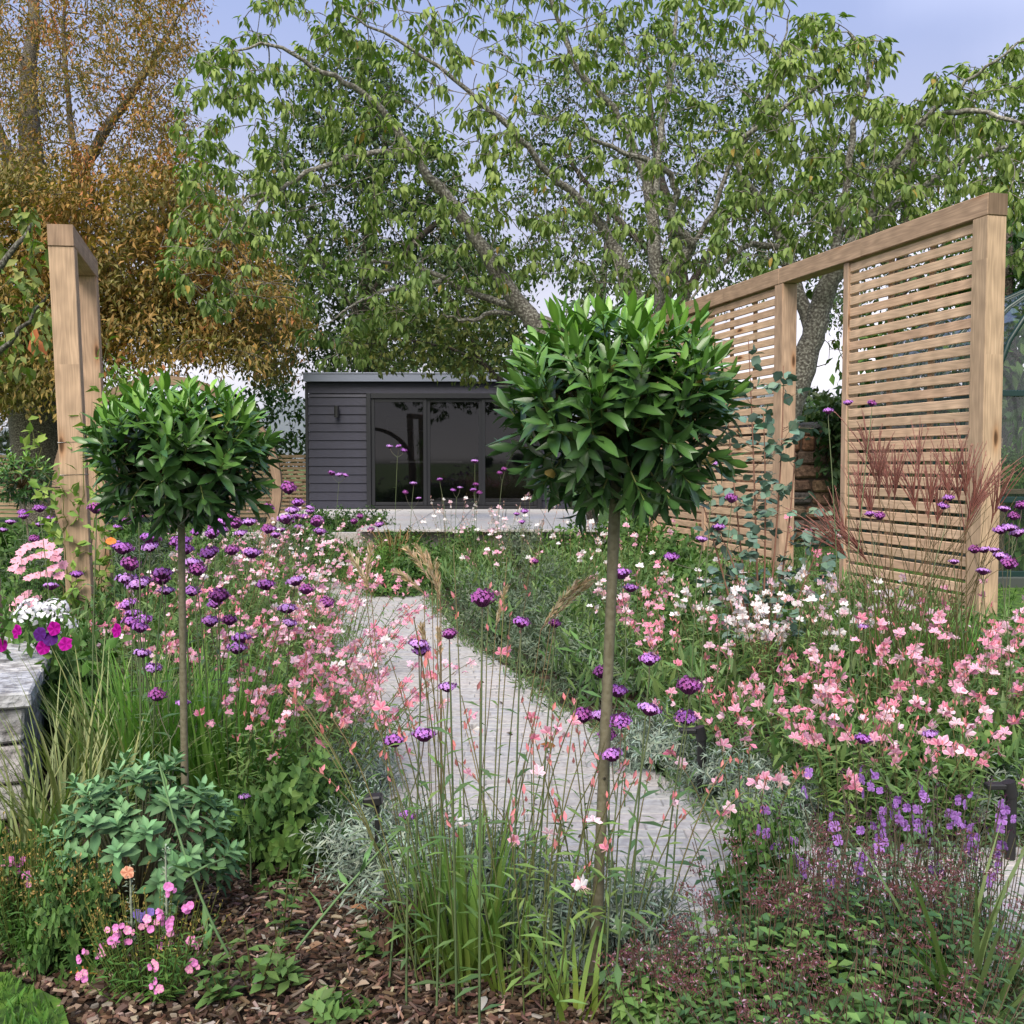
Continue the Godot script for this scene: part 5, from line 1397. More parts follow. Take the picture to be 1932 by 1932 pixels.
	# verbena: small purple heads on stiff stems
	for q in [
		[268, 2.6, [[[264, 896], [241, 907], [278, 917]]], "tall verbena with three heads before the round bay crown", 0.85],
		[185, 3.0, [[[182, 961]]], "single verbena head beside the timber frame", 0.95],
		[290, 3.1, [[[283, 1017], [231, 1035]], [[246, 1067], [240, 1092], [262, 1100]], [[242, 1141], [251, 1158]]], "verbena with large purple heads left of the round bay stem", 1.2],
		[320, 3.0, [[[305, 1094], [313, 1114]], [[265, 1185]], [[268, 1232]]], "verbena close against the round bay stem, left side", 1.1],
		[395, 3.2, [[[350, 1037], [394, 1044]], [[374, 1077], [362, 1116]], [[412, 1126]], [[433, 1172], [397, 1173]]], "verbena just right of the round bay stem", 1.1],
		[470, 3.4, [[[438, 1040], [475, 1044]], [[502, 1104], [557, 1096]], [[455, 1205]]], "verbena between bay stem and deep pink gaura", 1.1],
		[570, 3.5, [[[577, 1114], [616, 1138]], [[542, 1148], [547, 1175]]], "verbena standing in the deep pink gaura", 1.1],
		[110, 3.9, [[[96, 1106], [145, 1084]], [[75, 960]]], "verbena beside the pink daisies", 1.0],
		[320, 2.45, [[[296, 1313], [345, 1326]]], "short verbena low against the round bay stem", 0.85],
		[465, 2.4, [[[461, 1503]]], "lone short verbena above the sage shrub", 0.6],
		[480, 6.0, [[[433, 981], [505, 961]], [[539, 980], [562, 949], [545, 923]], [[603, 1003]], [[445, 990], [470, 985]]], "far verbena below the garden room's corner", 1.7],
		[390, 5.2, [[[400, 1010], [420, 1000]], [[370, 1005]], [[520, 1010], [505, 1000]]], "verbena under the round bay crown, right side", 1.3],
		[910, 1.75, [[[910, 1132]]], "single verbena standing before the middle of the path", 0.9],
		[960, 2.1, [[[983, 1175]], [[1047, 1178]]], "verbena with two small heads left of the slim bay stem", 0.75],
		[820, 1.95, [[[790, 1215], [795, 1228]], [[845, 1296]], [[848, 1198]]], "verbena among the tan grass plumes", 0.8],
		[760, 1.9, [[[745, 1398], [800, 1387]], [[770, 1540]]], "verbena with two bright heads over the path's left edge", 0.95],
		[1190, 2.05, [[[1225, 1245]], [[1165, 1305], [1135, 1270]]], "verbena behind the slim bay stem, tallest heads", 0.95],
		[1160, 1.95, [[[1100, 1352], [1135, 1350], [1145, 1390]], [[1172, 1362], [1155, 1425]], [[1226, 1338]]], "verbena with dark heads crossing the slim bay stem", 0.9],
		[1290, 2.15, [[[1300, 1297]], [[1295, 1355]]], "verbena with two broad heads right of the slim bay stem", 1.05],
		[1215, 3.0, [[[1172, 1083], [1190, 1110]]], "verbena pair just right of the slim bay stem at flower height", 1.15],
		[1330, 3.3, [[[1357, 995], [1325, 1017], [1267, 1052]], [[1345, 875]], [[1380, 942]]], "verbena before the slatted screen, left of the eucalyptus", 1.0],
		[1600, 3.4, [[[1600, 760]], [[1645, 762]], [[1563, 776]]], "tallest verbena with heads against the screen's thin post", 0.8],
		[1650, 3.6, [[[1641, 970], [1660, 975]], [[1790, 940], [1780, 955]], [[1628, 1182]]], "verbena among the red grass plumes", 1.0],
		[1860, 3.7, [[[1838, 1038], [1857, 1037], [1875, 1038]], [[1855, 1078]], [[1800, 1060]]], "verbena in front of the screen's end post", 1.0],
		[1910, 3.3, [[[1895, 960], [1912, 975], [1928, 955]], [[1905, 995], [1920, 1005], [1888, 1000]], [[1890, 1050], [1903, 1065]]], "verbena with crowded heads before the greenhouse", 1.15],
		[750, 7.8, [[[735, 842], [752, 842], [762, 850]], [[780, 912]]], "tall far verbena against the first glass door", 1.15],
		[640, 8.6, [[[626, 893], [640, 895], [652, 897]]], "far verbena against the dark cladding", 1.1],
		[900, 8.0, [[[896, 870]], [[943, 893], [952, 886]], [[898, 915], [905, 930], [893, 925]]], "far verbena against the second glass door", 1.2],
		[860, 8.4, [[[855, 925], [868, 920]], [[830, 905]], [[765, 930], [790, 940]]], "far verbena before the glass doors' sill", 1.1],
		[560, 8.5, [[[548, 985], [560, 975]], [[585, 965], [600, 978]], [[530, 1000]]], "far verbena at the low fence's end", 1.6],
		[690, 9.5, [[[668, 985], [680, 975]], [[700, 1000], [715, 990]]], "far verbena before the planting pocket", 1.6],
		[280, 8.0, [[[240, 985], [262, 975]], [[300, 980]], [[215, 1000]]], "far verbena under the round bay crown, left side", 1.6],
		[60, 8.0, [[[20, 985], [45, 975]], [[75, 990], [95, 980]], [[5, 1000]]], "far verbena below the small bay ball", 1.6],
		[985, 7.0, [[[975, 970], [990, 965], [985, 985]], [[1010, 1060]]], "far verbena beside the slim bay crown", 1.3],
		[1810, 2.7, [[[1628, 1395]], [[1755, 1385]]], "short verbena deep in the pink gaura of the near right border", 0.9],
	]:
		var gs: Array = q[2].duplicate(true)
		if q[0] < 700 and q[2].size() > 2:
			for g in q[2]:
				if rf(0, 1) < 0.8: gs.append([[g[0][0] + rf(-34, 34), g[0][1] + rf(-26, 34)]])
		verbena(q[0], q[1], gs, q[3], q[4] * (1.2 if q[0] < 700 else 1.0))

	# mounds
	for q in [
		["lavender", "silver", 690, 2.62, 0.22, 0.24, "silver grey mound with the small black spotlight"],
		["lavender", "silver", 790, 2.48, 0.26, 0.24, "silver grey mound behind the strappy clump, left one"],
		["lavender", "silver", 920, 2.34, 0.26, 0.26, "silver grey mound in the middle before the path"],
		["lavender", "silver", 1185, 2.12, 0.20, 0.25, "silver grey mound at the foot of the slim bay"],
		["lavender", "silver", 1050, 2.16, 0.19, 0.22, "silver grey mound left of the slim bay's foot"],
		["lavender", "silver", 660, 3.15, 0.2, 0.26, "silver grey mound under the leaning gaura"],
		["lavender", "silver", 1240, 3.45, 0.24, 0.27, "silver grey mound behind the path light"],
		["lavender", "silver", 1390, 3.05, 0.22, 0.26, "silver grey mound right of the path light"],
		["lavender", "silver", 1480, 2.85, 0.20, 0.23, "silver grey mound on the path's curve"],
		["lavender", "silver", 1860, 2.95, 0.24, 0.24, "silver grey mound beside the side path"],
		["lavender", "lavender", 1130, 4.6, 0.34, 0.36, "grey green lavender along the path left of the slim bay"],
		["lavender", "lavender", 1040, 5.2, 0.36, 0.38, "grey green lavender at the path's inner curve"],
		["lavender", "lavender", 960, 5.9, 0.36, 0.4, "grey green lavender by the path, third from the slim bay"],
		["lavender", "lavender", 920, 6.9, 0.36, 0.4, "grey green lavender where the path bends away"],
		["lavender", "lavender", 1080, 6.0, 0.4, 0.44, "tall grey lavender behind the path edge row"],
		["lavender", "lavender", 1010, 7.2, 0.4, 0.46, "grey lavender before the white gaura"],
		["lavender", "lavender", 1180, 5.9, 0.38, 0.44, "grey lavender behind the slim bay stem"],
		["shrub", "fine", 712, 8.6, 0.36, 0.50, "feathery bright green mound at the end of the path"],
		["shrub", "green", 790, 8.4, 0.34, 0.46, "leafy green bush beside the feathery mound"],
		["shrub", "green", 740, 7.9, 0.30, 0.26, "low green cushion where the path ends"],
		["shrub", "green", 640, 8.9, 0.3, 0.42, "green bush left of the feathery mound"],
		["shrub", "green", 880, 10.2, 0.4, 0.46, "green bush against the terrace edge"],
		["shrub", "green", 1830, 3.05, 0.3, 0.34, "golden green shrub under the near pink gaura"],
		["shrub", "green", 1660, 3.05, 0.28, 0.33, "dark leafy shrub between the pink gauras"],
		["shrub", "green", 560, 11.6, 0.4, 0.45, "green bush on the terrace pocket by the cladding"],
		["shrub", "green", 640, 13.2, 0.4, 0.5, "leafy plant in the terrace planting pocket"],
		["shrub", "green", 60, 6.7, 0.34, 0.44, "daisy bush behind the raised planter"],
		["shrub", "green", 120, 3.6, 0.26, 0.55, "leafy planting filling the raised planter"],
		["shrub", "green", 20, 3.9, 0.3, 0.58, "leafy growth at the planter's far corner"],
		["shrub", "green", 1250, 5.4, 0.34, 0.42, "green foliage between slim bay and slatted screen"],
		["shrub", "green", 1420, 5.6, 0.36, 0.46, "green foliage at the foot of the middle slat panel"],
		["shrub", "green", 1900, 4.6, 0.3, 0.36, "green clump where the border meets the lawn"],
		["shrub", "green", 20, 9.6, 0.6, 0.6, "low green shrub under the far bay ball"],
		["shrub", "lavender", 90, 8.4, 0.5, 0.5, "grey green perennials behind the daisies"],
		["shrub", "green", 200, 9.6, 0.5, 0.62, "green shrub seen between the pergola posts"],
		["shrub", "lavender", 250, 8.0, 0.5, 0.55, "grey leaved perennials left of the round bay stem"],
		["shrub", "green", 420, 9.8, 0.5, 0.5, "green shrub at the foot of the moon gate, right side"],
		["shrub", "green", 290, 10.6, 0.6, 0.5, "green shrub at the foot of the moon gate, left side"],
		["shrub", "lavender", 500, 9.0, 0.5, 0.55, "grey leaved perennials before the far fence"],
		["shrub", "green", 590, 10.2, 0.45, 0.5, "green shrub left of the terrace kerb"],
		["shrub", "green", 700, 13.4, 0.4, 0.5, "leafy plant right in the terrace planting pocket"],
		["shrub", "green", 590, 13.6, 0.4, 0.5, "leafy plant at the cladding end of the planting pocket"],
		["shrub", "green", 760, 11.6, 0.4, 0.34, "low shrub hiding the terrace kerb"],
		["shrub", "lavender", 980, 10.4, 0.45, 0.5, "grey perennials along the terrace front"],
		["shrub", "green", 1080, 10.2, 0.45, 0.5, "green perennials along the terrace front, by the bay stem"],
		["shrub", "green", 1180, 9.6, 0.5, 0.6, "green shrub under the slim bay crown, far back"],
		["shrub", "green", 1265, 8.4, 0.5, 0.6, "green shrub at the far end of the screen"],
		["shrub", "green", 1300, 6.6, 0.4, 0.5, "green shrub before the far slat panel"],
		["shrub", "green", 1240, 10.8, 0.6, 0.8, "tall green shrub between terrace and screen"],
	]: mound(q[0], q[1], q[6], q[0], B(q[2], q[3]), q[4], q[5])
	for q in [
		[270, 3.15, 150, 0.48, 0.010, 0.14, 0.35, "lush green grass clump left of the round bay stem"],
		[355, 3.2, 170, 0.50, 0.010, 0.16, 0.35, "lush green grass clump round the bay stem"],
		[430, 3.1, 140, 0.44, 0.009, 0.14, 0.4, "lush green grass clump right of the bay stem"],
		[205, 3.1, 130, 0.50, 0.008, 0.14, 0.6, "pale arching grass beside the planter wall"],
		[120, 2.75, 130, 0.46, 0.007, 0.15, 0.9, "pale arching grass in front of the planter"],
		[20, 2.55, 90, 0.34, 0.007, 0.14, 0.9, "loose grass below the planter coping"],
		[1670, 4.3, 80, 0.6, 0.008, 0.14, 0.5, "green blades under the red plumes, left tuft"],
		[1790, 4.2, 80, 0.55, 0.008, 0.14, 0.5, "green blades under the red plumes, right tuft"],
		[745, 10.5, 60, 0.5, 0.016, 0.15, 0.8, "straw coloured grass tuft before the glass doors"],
	]:
		var straw: bool = q[0] == 745
		var pale: bool = q[6] > 0.55
		tuft("grass_clump", q[7], "grass", B(q[0], q[1]), q[2], q[3], q[4], q[5], q[6], L(0.16, 0.10, 0.05) if straw else (L(0.10, 0.14, 0.05) if pale else L(0.09, 0.19, 0.04)), L(0.36, 0.22, 0.10) if straw else (L(0.30, 0.34, 0.15) if pale else L(0.18, 0.36, 0.07)))
	# leafy undergrowth between the named plants
	for q in [[-3.0, 0.0, 3.2, 9.5, 2600, "low leafy undergrowth of the left border"], [0.2, 2.7, 2.8, 9.8, 2800, "low leafy undergrowth of the right border"]]:
		var pl := PackedVector2Array()
		for w in PATH: pl.append(Vector2(w[0], w[1]))
		var xs := []; var cs := []
		var root := Node3D.new()
		put(root, self, "undergrowth"); tag(root, q[5], "undergrowth"); root.set_meta("kind", "stuff")
		for i in q[4]:
			var p := Vector2(rf(q[0], q[1]), rf(q[2], q[3]))
			if p.x < -1.35 and p.y < 4.6: continue
			if Geometry2D.is_point_in_polygon(p, pl) or Geometry2D.is_point_in_polygon(p + Vector2(0.1, 0), pl) or Geometry2D.is_point_in_polygon(p - Vector2(0.1, 0), pl): continue
			for k in 9:
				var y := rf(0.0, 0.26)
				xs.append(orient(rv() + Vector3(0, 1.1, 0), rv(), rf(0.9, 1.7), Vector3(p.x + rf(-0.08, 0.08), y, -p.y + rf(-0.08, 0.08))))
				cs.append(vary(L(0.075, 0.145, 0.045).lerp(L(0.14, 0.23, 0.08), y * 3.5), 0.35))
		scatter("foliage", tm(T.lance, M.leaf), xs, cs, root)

	# low growth that creeps over the edges of the path
	var ex := []; var ec := []
	var edge := Node3D.new()
	put(edge, self, "edge_growth"); tag(edge, "low green growth creeping over the path's edges", "ground cover"); edge.set_meta("kind", "stuff")
	for i in PATH.size():
		var a := Vector2(PATH[i][0], PATH[i][1]); var b := Vector2(PATH[(i + 1) % PATH.size()][0], PATH[(i + 1) % PATH.size()][1])
		if a.y < 2.0 and b.y < 2.0: continue
		var steps := int(a.distance_to(b) / 0.011)
		var nrm := (b - a).normalized().orthogonal()
		for k in steps:
			var q := a.lerp(b, float(k) / steps)
			var bump := 0.035 * sin(q.x * 17.0 + q.y * 9.0) + 0.03 * sin(q.y * 23.0)
			for h in 5:
				var c := q + nrm * (bump + rf(-0.07, 0.055))
				ex.append(orient(rv() * 0.9 + Vector3(0, 0.8, 0), rv(), rf(0.5, 1.15), Vector3(c.x, rf(0.0, 0.07), -c.y)))
				ec.append(vary(L(0.08, 0.145, 0.05).lerp(L(0.19, 0.26, 0.13), rf(0, 1)), 0.35))
	scatter("foliage", tm(T.fine, M.leaf), ex, ec, edge)

	eucalyptus()
	plumes()
	climber()
	left_flowers()


func eucalyptus() -> void:
	var at := B(1440, 4.5)
	var root := thing("eucalyptus", "young eucalyptus with round blue green leaves before the screen", "eucalyptus", at)
	var mb := MB.new()
	var all := []
	for q in [[[1440, 1120], [1425, 900], [1412, 640]], [[1440, 1120], [1480, 900], [1478, 690]], [[1435, 1120], [1390, 980], [1370, 760]], [[1440, 1130], [1450, 960], [1440, 780]], [[1430, 1120], [1350, 1020], [1310, 900]], [[1440, 1130], [1500, 980], [1500, 830]], [[1435, 1140], [1400, 1050], [1350, 1000]], [[1440, 1140], [1530, 1060], [1560, 1000]]]:
		var d := 4.5 + rf(-0.2, 0.15)
		var pts := bez(B(q[0][0], 4.5, 0.0) - at, W(q[1][0], q[1][1], d) - at, W(q[2][0], q[2][1], d) - at, 10)
		mb.tube(pts, 0.006, 0.002, 5, L(0.20, 0.10, 0.07), L(0.26, 0.14, 0.10))
		for j in 26:
			var f := rf(0.18, 1.0)
			var p := along(pts, f)
			var s := rf(0.35, 1.0) * (0.16 if f < 0.9 else 0.05)
			var o := (Vector3(rf(-1, 1), rf(-0.1, 0.5), rf(-1, 1))).normalized() * s
			if s > 0.06: mb.tube([p, p + o], 0.0016, 0.001, 3, L(0.24, 0.14, 0.10), L(0.25, 0.22, 0.15))
			for k in 3:
				var e := p + o * rf(0.4, 1.0)
				all.append([orient(o.normalized() + rv() * 0.8, Vector3.UP + rv() * 0.8, rf(0.7, 1.15), e + at), vary(L(0.135, 0.215, 0.165), 0.25), 0])
	part("stems", mb.mesh(M.stem), root, Transform3D.IDENTITY)
	split_leaves(root, all, [T.round], M.felt, 300, func(e): return -e[0].origin.z * -1.0 + rf(0, 0.3))


func plumes() -> void:
	# reddish plumes of miscanthus before the screen
	for q in [[1690, 4.15, [[1625, 800], [1655, 835], [1672, 862], [1695, 850], [1615, 900], [1640, 905], [1570, 960], [1540, 985], [1590, 990]], "red plumed grass before the screen, left plant"], [1790, 4.05, [[1735, 825], [1775, 855], [1800, 850], [1822, 845], [1760, 890], [1715, 890], [1850, 900], [1880, 880], [1895, 905], [1780, 915], [1835, 930]], "red plumed grass before the screen's end post, right plant"]]:
		var at := B(q[0], q[1])
		var root := thing("plume_grass", q[3], "ornamental grass", at)
		var mb := MB.new()
		for t in q[2]:
			var tip := W(t[0], t[1], q[1] + rf(-0.2, 0.2)) - at
			var base := Vector3(rf(-0.12, 0.12), 0, rf(-0.12, 0.12))
			var pts := bez(base, Vector3(lerpf(base.x, tip.x, 0.25), tip.y * 0.62, tip.z * 0.3), tip, 9)
			mb.tube(pts, 0.0030, 0.0014, 4, L(0.09, 0.11, 0.04), L(0.22, 0.12, 0.08))
			var ax: Vector3 = ((pts[9] as Vector3) - pts[7]).normalized()
			var pl := MB.new()
			var base_p: Vector3 = along(pts, 0.80)
			for k in 16:
				var o: Vector3 = (ax + rv() * 0.38).normalized()
				var s0 := along(pts, rf(0.78, 0.9))
				var len := rf(0.13, 0.24)
				var strand := bez(s0, s0 + o * len * 0.6, s0 + o * len + Vector3(0, -0.02, 0), 4)
				pl.tube(strand, 0.0026, 0.0012, 3, L(0.26, 0.10, 0.08), L(0.36, 0.18, 0.14))
				for h in 8:
					var p := along(strand, rf(0.2, 1.0))
					pl.add(T.needle, orient(o + rv() * 0.5, rv(), rf(0.25, 0.5), p), vary(L(0.34, 0.15, 0.125), 0.3))
			part("plume", pl.mesh(M.stem), root)
		for k in 26:
			var pts := bez(Vector3(rf(-0.15, 0.15), 0, rf(-0.15, 0.15)), Vector3(rf(-0.2, 0.2), 0.5, rf(-0.2, 0.2)), Vector3(rf(-0.32, 0.32), rf(0.7, 0.95), rf(-0.3, 0.3)), 5)
			mb.tube(pts, 0.0026, 0.001, 3, L(0.09, 0.11, 0.04), L(0.16, 0.12, 0.06))
		part("stems", mb.mesh(M.stem), root, Transform3D.IDENTITY, true)


func climber() -> void:
	var root := thing("climber", "pale green climbing jasmine on the timber frame", "climber", Vector3(-2.45, 0, -6.0))
	var mb := MB.new()
	var all := []
	for q in [[[170, 1200], [190, 900], [205, 640], 6.75], [[150, 1180], [165, 1000], [150, 780], 6.0], [[120, 1150], [100, 960], [60, 800], 6.3], [[185, 1180], [225, 930], [215, 760], 6.7], [[160, 1200], [130, 1080], [105, 900], 5.95], [[180, 1200], [205, 1050], [190, 900], 6.6], [[200, 760], [225, 690], [240, 735], 6.75]]:
		var pts := bez(W(q[0][0], q[0][1], q[3]), W(q[1][0], q[1][1], q[3]), W(q[2][0], q[2][1], q[3]), 12)
		for i in range(1, 12): pts[i] += rv() * 0.035
		mb.tube(pts, 0.005, 0.002, 4, L(0.13, 0.10, 0.05), L(0.16, 0.18, 0.06))
		for j in 60:
			var p := along(pts, rf(0.1, 1.0)) + rv() * rf(0.02, 0.13)
			all.append([orient(rv() + Vector3(0, 0.3, 0.5), Vector3.UP + rv(), rf(1.1, 1.9), p), vary(L(0.24, 0.36, 0.08), 0.3), 0])
	part("stems", mb.mesh(M.stem), root, Transform3D(Basis.IDENTITY, -root.position))
	split_leaves(root, all, [T.small], M.leaf, 200, func(_e): return rf(0, 1))


func left_flowers() -> void:
	# pink daisies, white hydrangea and magenta petunias round the raised planter
	var r1 := thing("daisy_plant", "mound of pale pink daisies by the timber frame", "daisies", B(62, 5.6))
	var mb := MB.new()
	for q in [[40, 1040], [52, 1030], [66, 1026], [80, 1024], [94, 1030], [108, 1040], [30, 1055], [45, 1058], [60, 1050], [75, 1046], [90, 1045], [105, 1052], [38, 1075], [55, 1088], [70, 1084], [90, 1080], [112, 1085], [25, 1070], [118, 1065], [100, 1070], [35, 1130], [50, 1120], [68, 1128], [25, 1145], [58, 1140], [45, 1150]]:
		var p := W(q[0], q[1], 5.5 + rf(-0.15, 0.1)) - r1.position
		mb.tube(bez(Vector3(p.x * 0.4, 0.1, p.z * 0.4), Vector3(p.x * 0.8, p.y * 0.6, p.z), p, 4), 0.002, 0.0015, 3, L(0.08, 0.13, 0.05), L(0.1, 0.15, 0.06))
		part("flower", FL.cosmos[0], r1, Transform3D(Basis.looking_at(-Vector3(rf(-0.3, 0.3), rf(0.9, 1.8), 1).normalized(), Vector3.UP), p))
	part("stems", mb.mesh(M.stem), r1, Transform3D.IDENTITY, true)
	var r2 := thing("hydrangea", "white hydrangea with rounded heads in the raised planter", "hydrangea", B(85, 3.9, 0.33))
	for q in [[62, 1150], [90, 1165], [118, 1178], [48, 1168], [104, 1150]]:
		var hd := MB.new()
		var c := W(q[0], q[1], 3.8) - r2.position
		for k in 46:
			var d := rv()
			d.y = absf(d.y) * 0.9 - 0.15
			hd.add(T.round, orient(d.cross(rv()), d, 0.36, d * 0.055), vary(L(0.78, 0.80, 0.82), 0.08))
		part("flower_head", hd.mesh(M.petal), r2, Transform3D(Basis.IDENTITY, c))
		var s := MB.new()
		s.tube(bez(Vector3(c.x * 0.3, 0, c.z * 0.3), c * 0.6, c, 4), 0.004, 0.003, 4, L(0.08, 0.12, 0.05), L(0.09, 0.14, 0.05))
		part("stem", s.mesh(M.stem), r2)
	var r3 := thing("petunia", "magenta petunias in the raised planter", "petunia", B(80, 3.45, 0.33))
	for q in [[34, 1192, 0], [103, 1186, 0], [82, 1222, 0], [124, 1216, 0], [222, 1190, 0], [75, 1196, 1], [95, 1205, 1], [2, 1218, 0]]:
		var p := W(q[0], q[1], 3.4) - r3.position
		part("flower", FL.petunia[q[2]], r3, Transform3D(Basis.looking_at(-Vector3(rf(-0.6, 0.6), rf(0.1, 0.6), 1).normalized(), Vector3.UP).scaled(Vector3.ONE * 0.75), p))
	var s2 := MB.new()
	for k in 40:
		var p := Vector3(rf(-0.22, 0.26), rf(0.0, 0.16), rf(-0.1, 0.1))
		s2.add(T.small, orient(rv() + Vector3.UP, rv(), rf(1.0, 1.6), p), vary(L(0.10, 0.19, 0.05), 0.3))
	part("foliage", s2.mesh(M.leaf), r3, Transform3D.IDENTITY, true)
	var r4 := thing("poppy", "single orange poppy beside the timber frame", "poppy", B(208, 5.2))
	var pp := W(209, 1021, 5.2) - r4.position
	part("flower", FL.poppy[0], r4, Transform3D(Basis.looking_at(-Vector3(0.2, 0.4, 1).normalized(), Vector3.UP).scaled(Vector3(0.95, 0.6, 0.8)), pp))
	var s4 := MB.new()
	s4.tube(bez(Vector3.ZERO, pp * 0.5 + Vector3(0.03, 0, 0), pp, 5), 0.003, 0.002, 4, L(0.1, 0.14, 0.05), L(0.1, 0.14, 0.05))
	part("stem", s4.mesh(M.stem), r4)


# ---------------------------------------------------------------- the front of the garden
func front() -> void:
	# sage shrub
	var at := B(245, 2.28)
	var root := thing("sage", "rounded felted grey green sage shrub at the foot of the round bay", "sage shrub", at)
	var all := []
	var tw := MB.new()
	for i in 84:
		var y := 1.0 - 1.02 * (i + 0.5) / 84.0
		var a := i * 2.39996 + rf(-0.3, 0.3)
		var s := sqrt(1 - y * y)
		var d := Vector3(s * cos(a), y, s * sin(a))
		var p := at + Vector3(d.x * 0.20, 0.10 + d.y * 0.245, d.z * 0.18) * rf(0.82, 1.06)
		var ax := (d + Vector3(0, 0.9, 0)).normalized()
		tw.tube(bez(Vector3.ZERO, (p - at) * 0.5, p - at, 4), 0.004, 0.002, 4, L(0.12, 0.09, 0.06), L(0.12, 0.14, 0.08))
		var b := orient(ax, Vector3(0.2, 0.1, 1), 1.0, Vector3.ZERO).basis
		for j in 12:
			var t := j / 11.0
			var el := lerpf(1.5, 0.35, t)
			var az := (j / 2) * 1.57 + (j % 2) * PI + rf(-0.2, 0.2) + a
			var dir := b.y * cos(el) + (b.x * cos(az) + b.z * sin(az)) * sin(el)
			all.append([orient(dir, ax, lerpf(1.0, 0.55, t) * rf(0.85, 1.15), p + ax * 0.03 * t), vary(L(0.07, 0.145, 0.065).lerp(L(0.17, 0.31, 0.15), t * clampf(d.y + 0.4, 0, 1)), 0.15), 0])
	part("twigs", tw.mesh(M.stem), root, Transform3D.IDENTITY, true)
	split_leaves(root, all, [T.sage], M.felt, 300, func(e): return e[0].origin.z * -1.0 - e[0].origin.y * 0.3)
	mound("shrub", "green", "grey leaved shrub at the photo's edge below the planter grass", "shrub", B(30, 2.25), 0.16, 0.3)
	mound("shrub", "green", "dark green leafy base between sage and silver mound", "shrub", B(545, 2.7), 0.24, 0.36)
	mound("shrub", "green", "small leafy plant before the sage shrub's left side", "shrub", B(115, 2.08), 0.12, 0.26)

	# nemesia with pink lipped flowers
	for q in [[270, 1.98, [[325, 1680], [350, 1709], [303, 1729], [209, 1763], [229, 1756], [195, 1790], [360, 1785], [290, 1828], [301, 1862], [364, 1822], [162, 1797], [273, 1746], [325, 1753], [315, 1771], [215, 1775], [238, 1768], [310, 1738], [155, 1840]], "pink nemesia in the bark mulch before the sage", 0.14, 0.20], [30, 2.15, [[12, 1628], [37, 1630], [27, 1651], [55, 1643], [60, 1660], [20, 1640]], "pink nemesia at the photo's edge beside the sage", 0.1, 0.30]]:
		var p0 := B(q[0], q[1])
		var n := thing("nemesia", q[3], "nemesia", p0)
		var mb := MB.new()
		for f in q[2]:
			var p := W(f[0], f[1], q[1] + rf(-0.1, 0.06)) - p0
			var base := Vector3(p.x * 0.5, 0, p.z * 0.5)
			var pts := bez(base, Vector3(p.x * 0.8, p.y * 0.6, p.z), p, 5)
			mb.tube(pts, 0.0016, 0.001, 3, L(0.10, 0.17, 0.04), L(0.15, 0.2, 0.05))
			leafy(mb, pts, T.lance, 7, 0.05, 0.85, 0.45, L(0.10, 0.18, 0.04), 0.6)
			for k in 4: part("flower", FL.nemesia[R.randi_range(0, 1)], n, Transform3D(Basis.looking_at(-(Vector3(rf(-0.8, 0.8), rf(0, 0.7), 1)).normalized(), Vector3.UP).scaled(Vector3.ONE * rf(0.5, 0.85)), p + Vector3(rf(-0.012, 0.012), rf(-0.012, 0.012), rf(-0.01, 0.01))))
		for k in 70:
			var tip := Vector3(rf(-q[4], q[4]), q[5] * rf(0.5, 1.0), rf(-q[4], q[4]) * 0.7)
			var pts := bez(Vector3(tip.x * 0.4, 0, tip.z * 0.4), Vector3(tip.x * 0.8, tip.y * 0.5, tip.z * 0.8), tip, 4)
			mb.tube(pts, 0.0014, 0.0008, 3, L(0.10, 0.16, 0.04), L(0.20, 0.22, 0.06))
			leafy(mb, pts, T.lance, 9, 0.05, 0.75, 0.42, L(0.07, 0.16, 0.035), 0.6)
			for h in 4: mb.add(T.bud, orient(rv() + Vector3.UP, rv(), rf(0.3, 0.55), along(pts, rf(0.75, 1.0)) + rv() * 0.004), vary(L(0.34, 0.26, 0.07), 0.3))
		part("stems", mb.mesh(M.leaf), n, Transform3D.IDENTITY, true)
	var bl := thing("lobelia", "small blue lobelia behind the pink nemesia", "lobelia", B(272, 2.08))
	for k in 9: part("flower", FL.blue[0], bl, Transform3D(Basis.looking_at(-Vector3(rf(-0.5, 0.5), 0.4, 1).normalized(), Vector3.UP), W(270 + rf(-14, 14), 1727 + rf(-8, 8), 2.08) - bl.position))
	var bs := MB.new()
	for k in 9: bs.tube(bez(Vector3.ZERO, Vector3(rf(-0.02, 0.02), 0.06, 0), Vector3(rf(-0.015, 0.015), 0.115, 0), 3), 0.001, 0.0008, 3, L(0.08, 0.14, 0.04), L(0.08, 0.14, 0.04))
	part("stems", bs.mesh(M.stem), bl, Transform3D.IDENTITY, true)
	# seed heads
	for q in [[40, 2.14, "yellow seeding plant at the photo's edge, left of its twin"], [115, 2.08, "yellow seeding plant left of the pink nemesia"], [150, 2.08, "small seeding plant between sage and nemesia"]]:
		var n := thing("seeding_plant", q[2], "plant", B(q[0], q[1]))
		var mb := MB.new()
		for k in 34:
			var tip := Vector3(rf(-0.11, 0.11), rf(0.10, 0.25), rf(-0.08, 0.08))
			var pts := bez(Vector3(tip.x * 0.3, 0, tip.z * 0.3), Vector3(tip.x * 0.7, tip.y * 0.5, tip.z * 0.7), tip, 4)
			mb.tube(pts, 0.0015, 0.001, 3, L(0.08, 0.13, 0.04), L(0.16, 0.16, 0.05))
			leafy(mb, pts, T.lance, 12, 0.05, 0.7, 0.5, L(0.07, 0.15, 0.04), 0.6)
			for h in 9: mb.add(T.bud, orient(rv() + Vector3.UP, rv(), rf(0.35, 0.7), along(pts, rf(0.72, 1.0)) + rv() * 0.006), vary(L(0.42, 0.29, 0.11), 0.35))
		part("foliage", mb.mesh(M.leaf), n, Transform3D.IDENTITY, true)
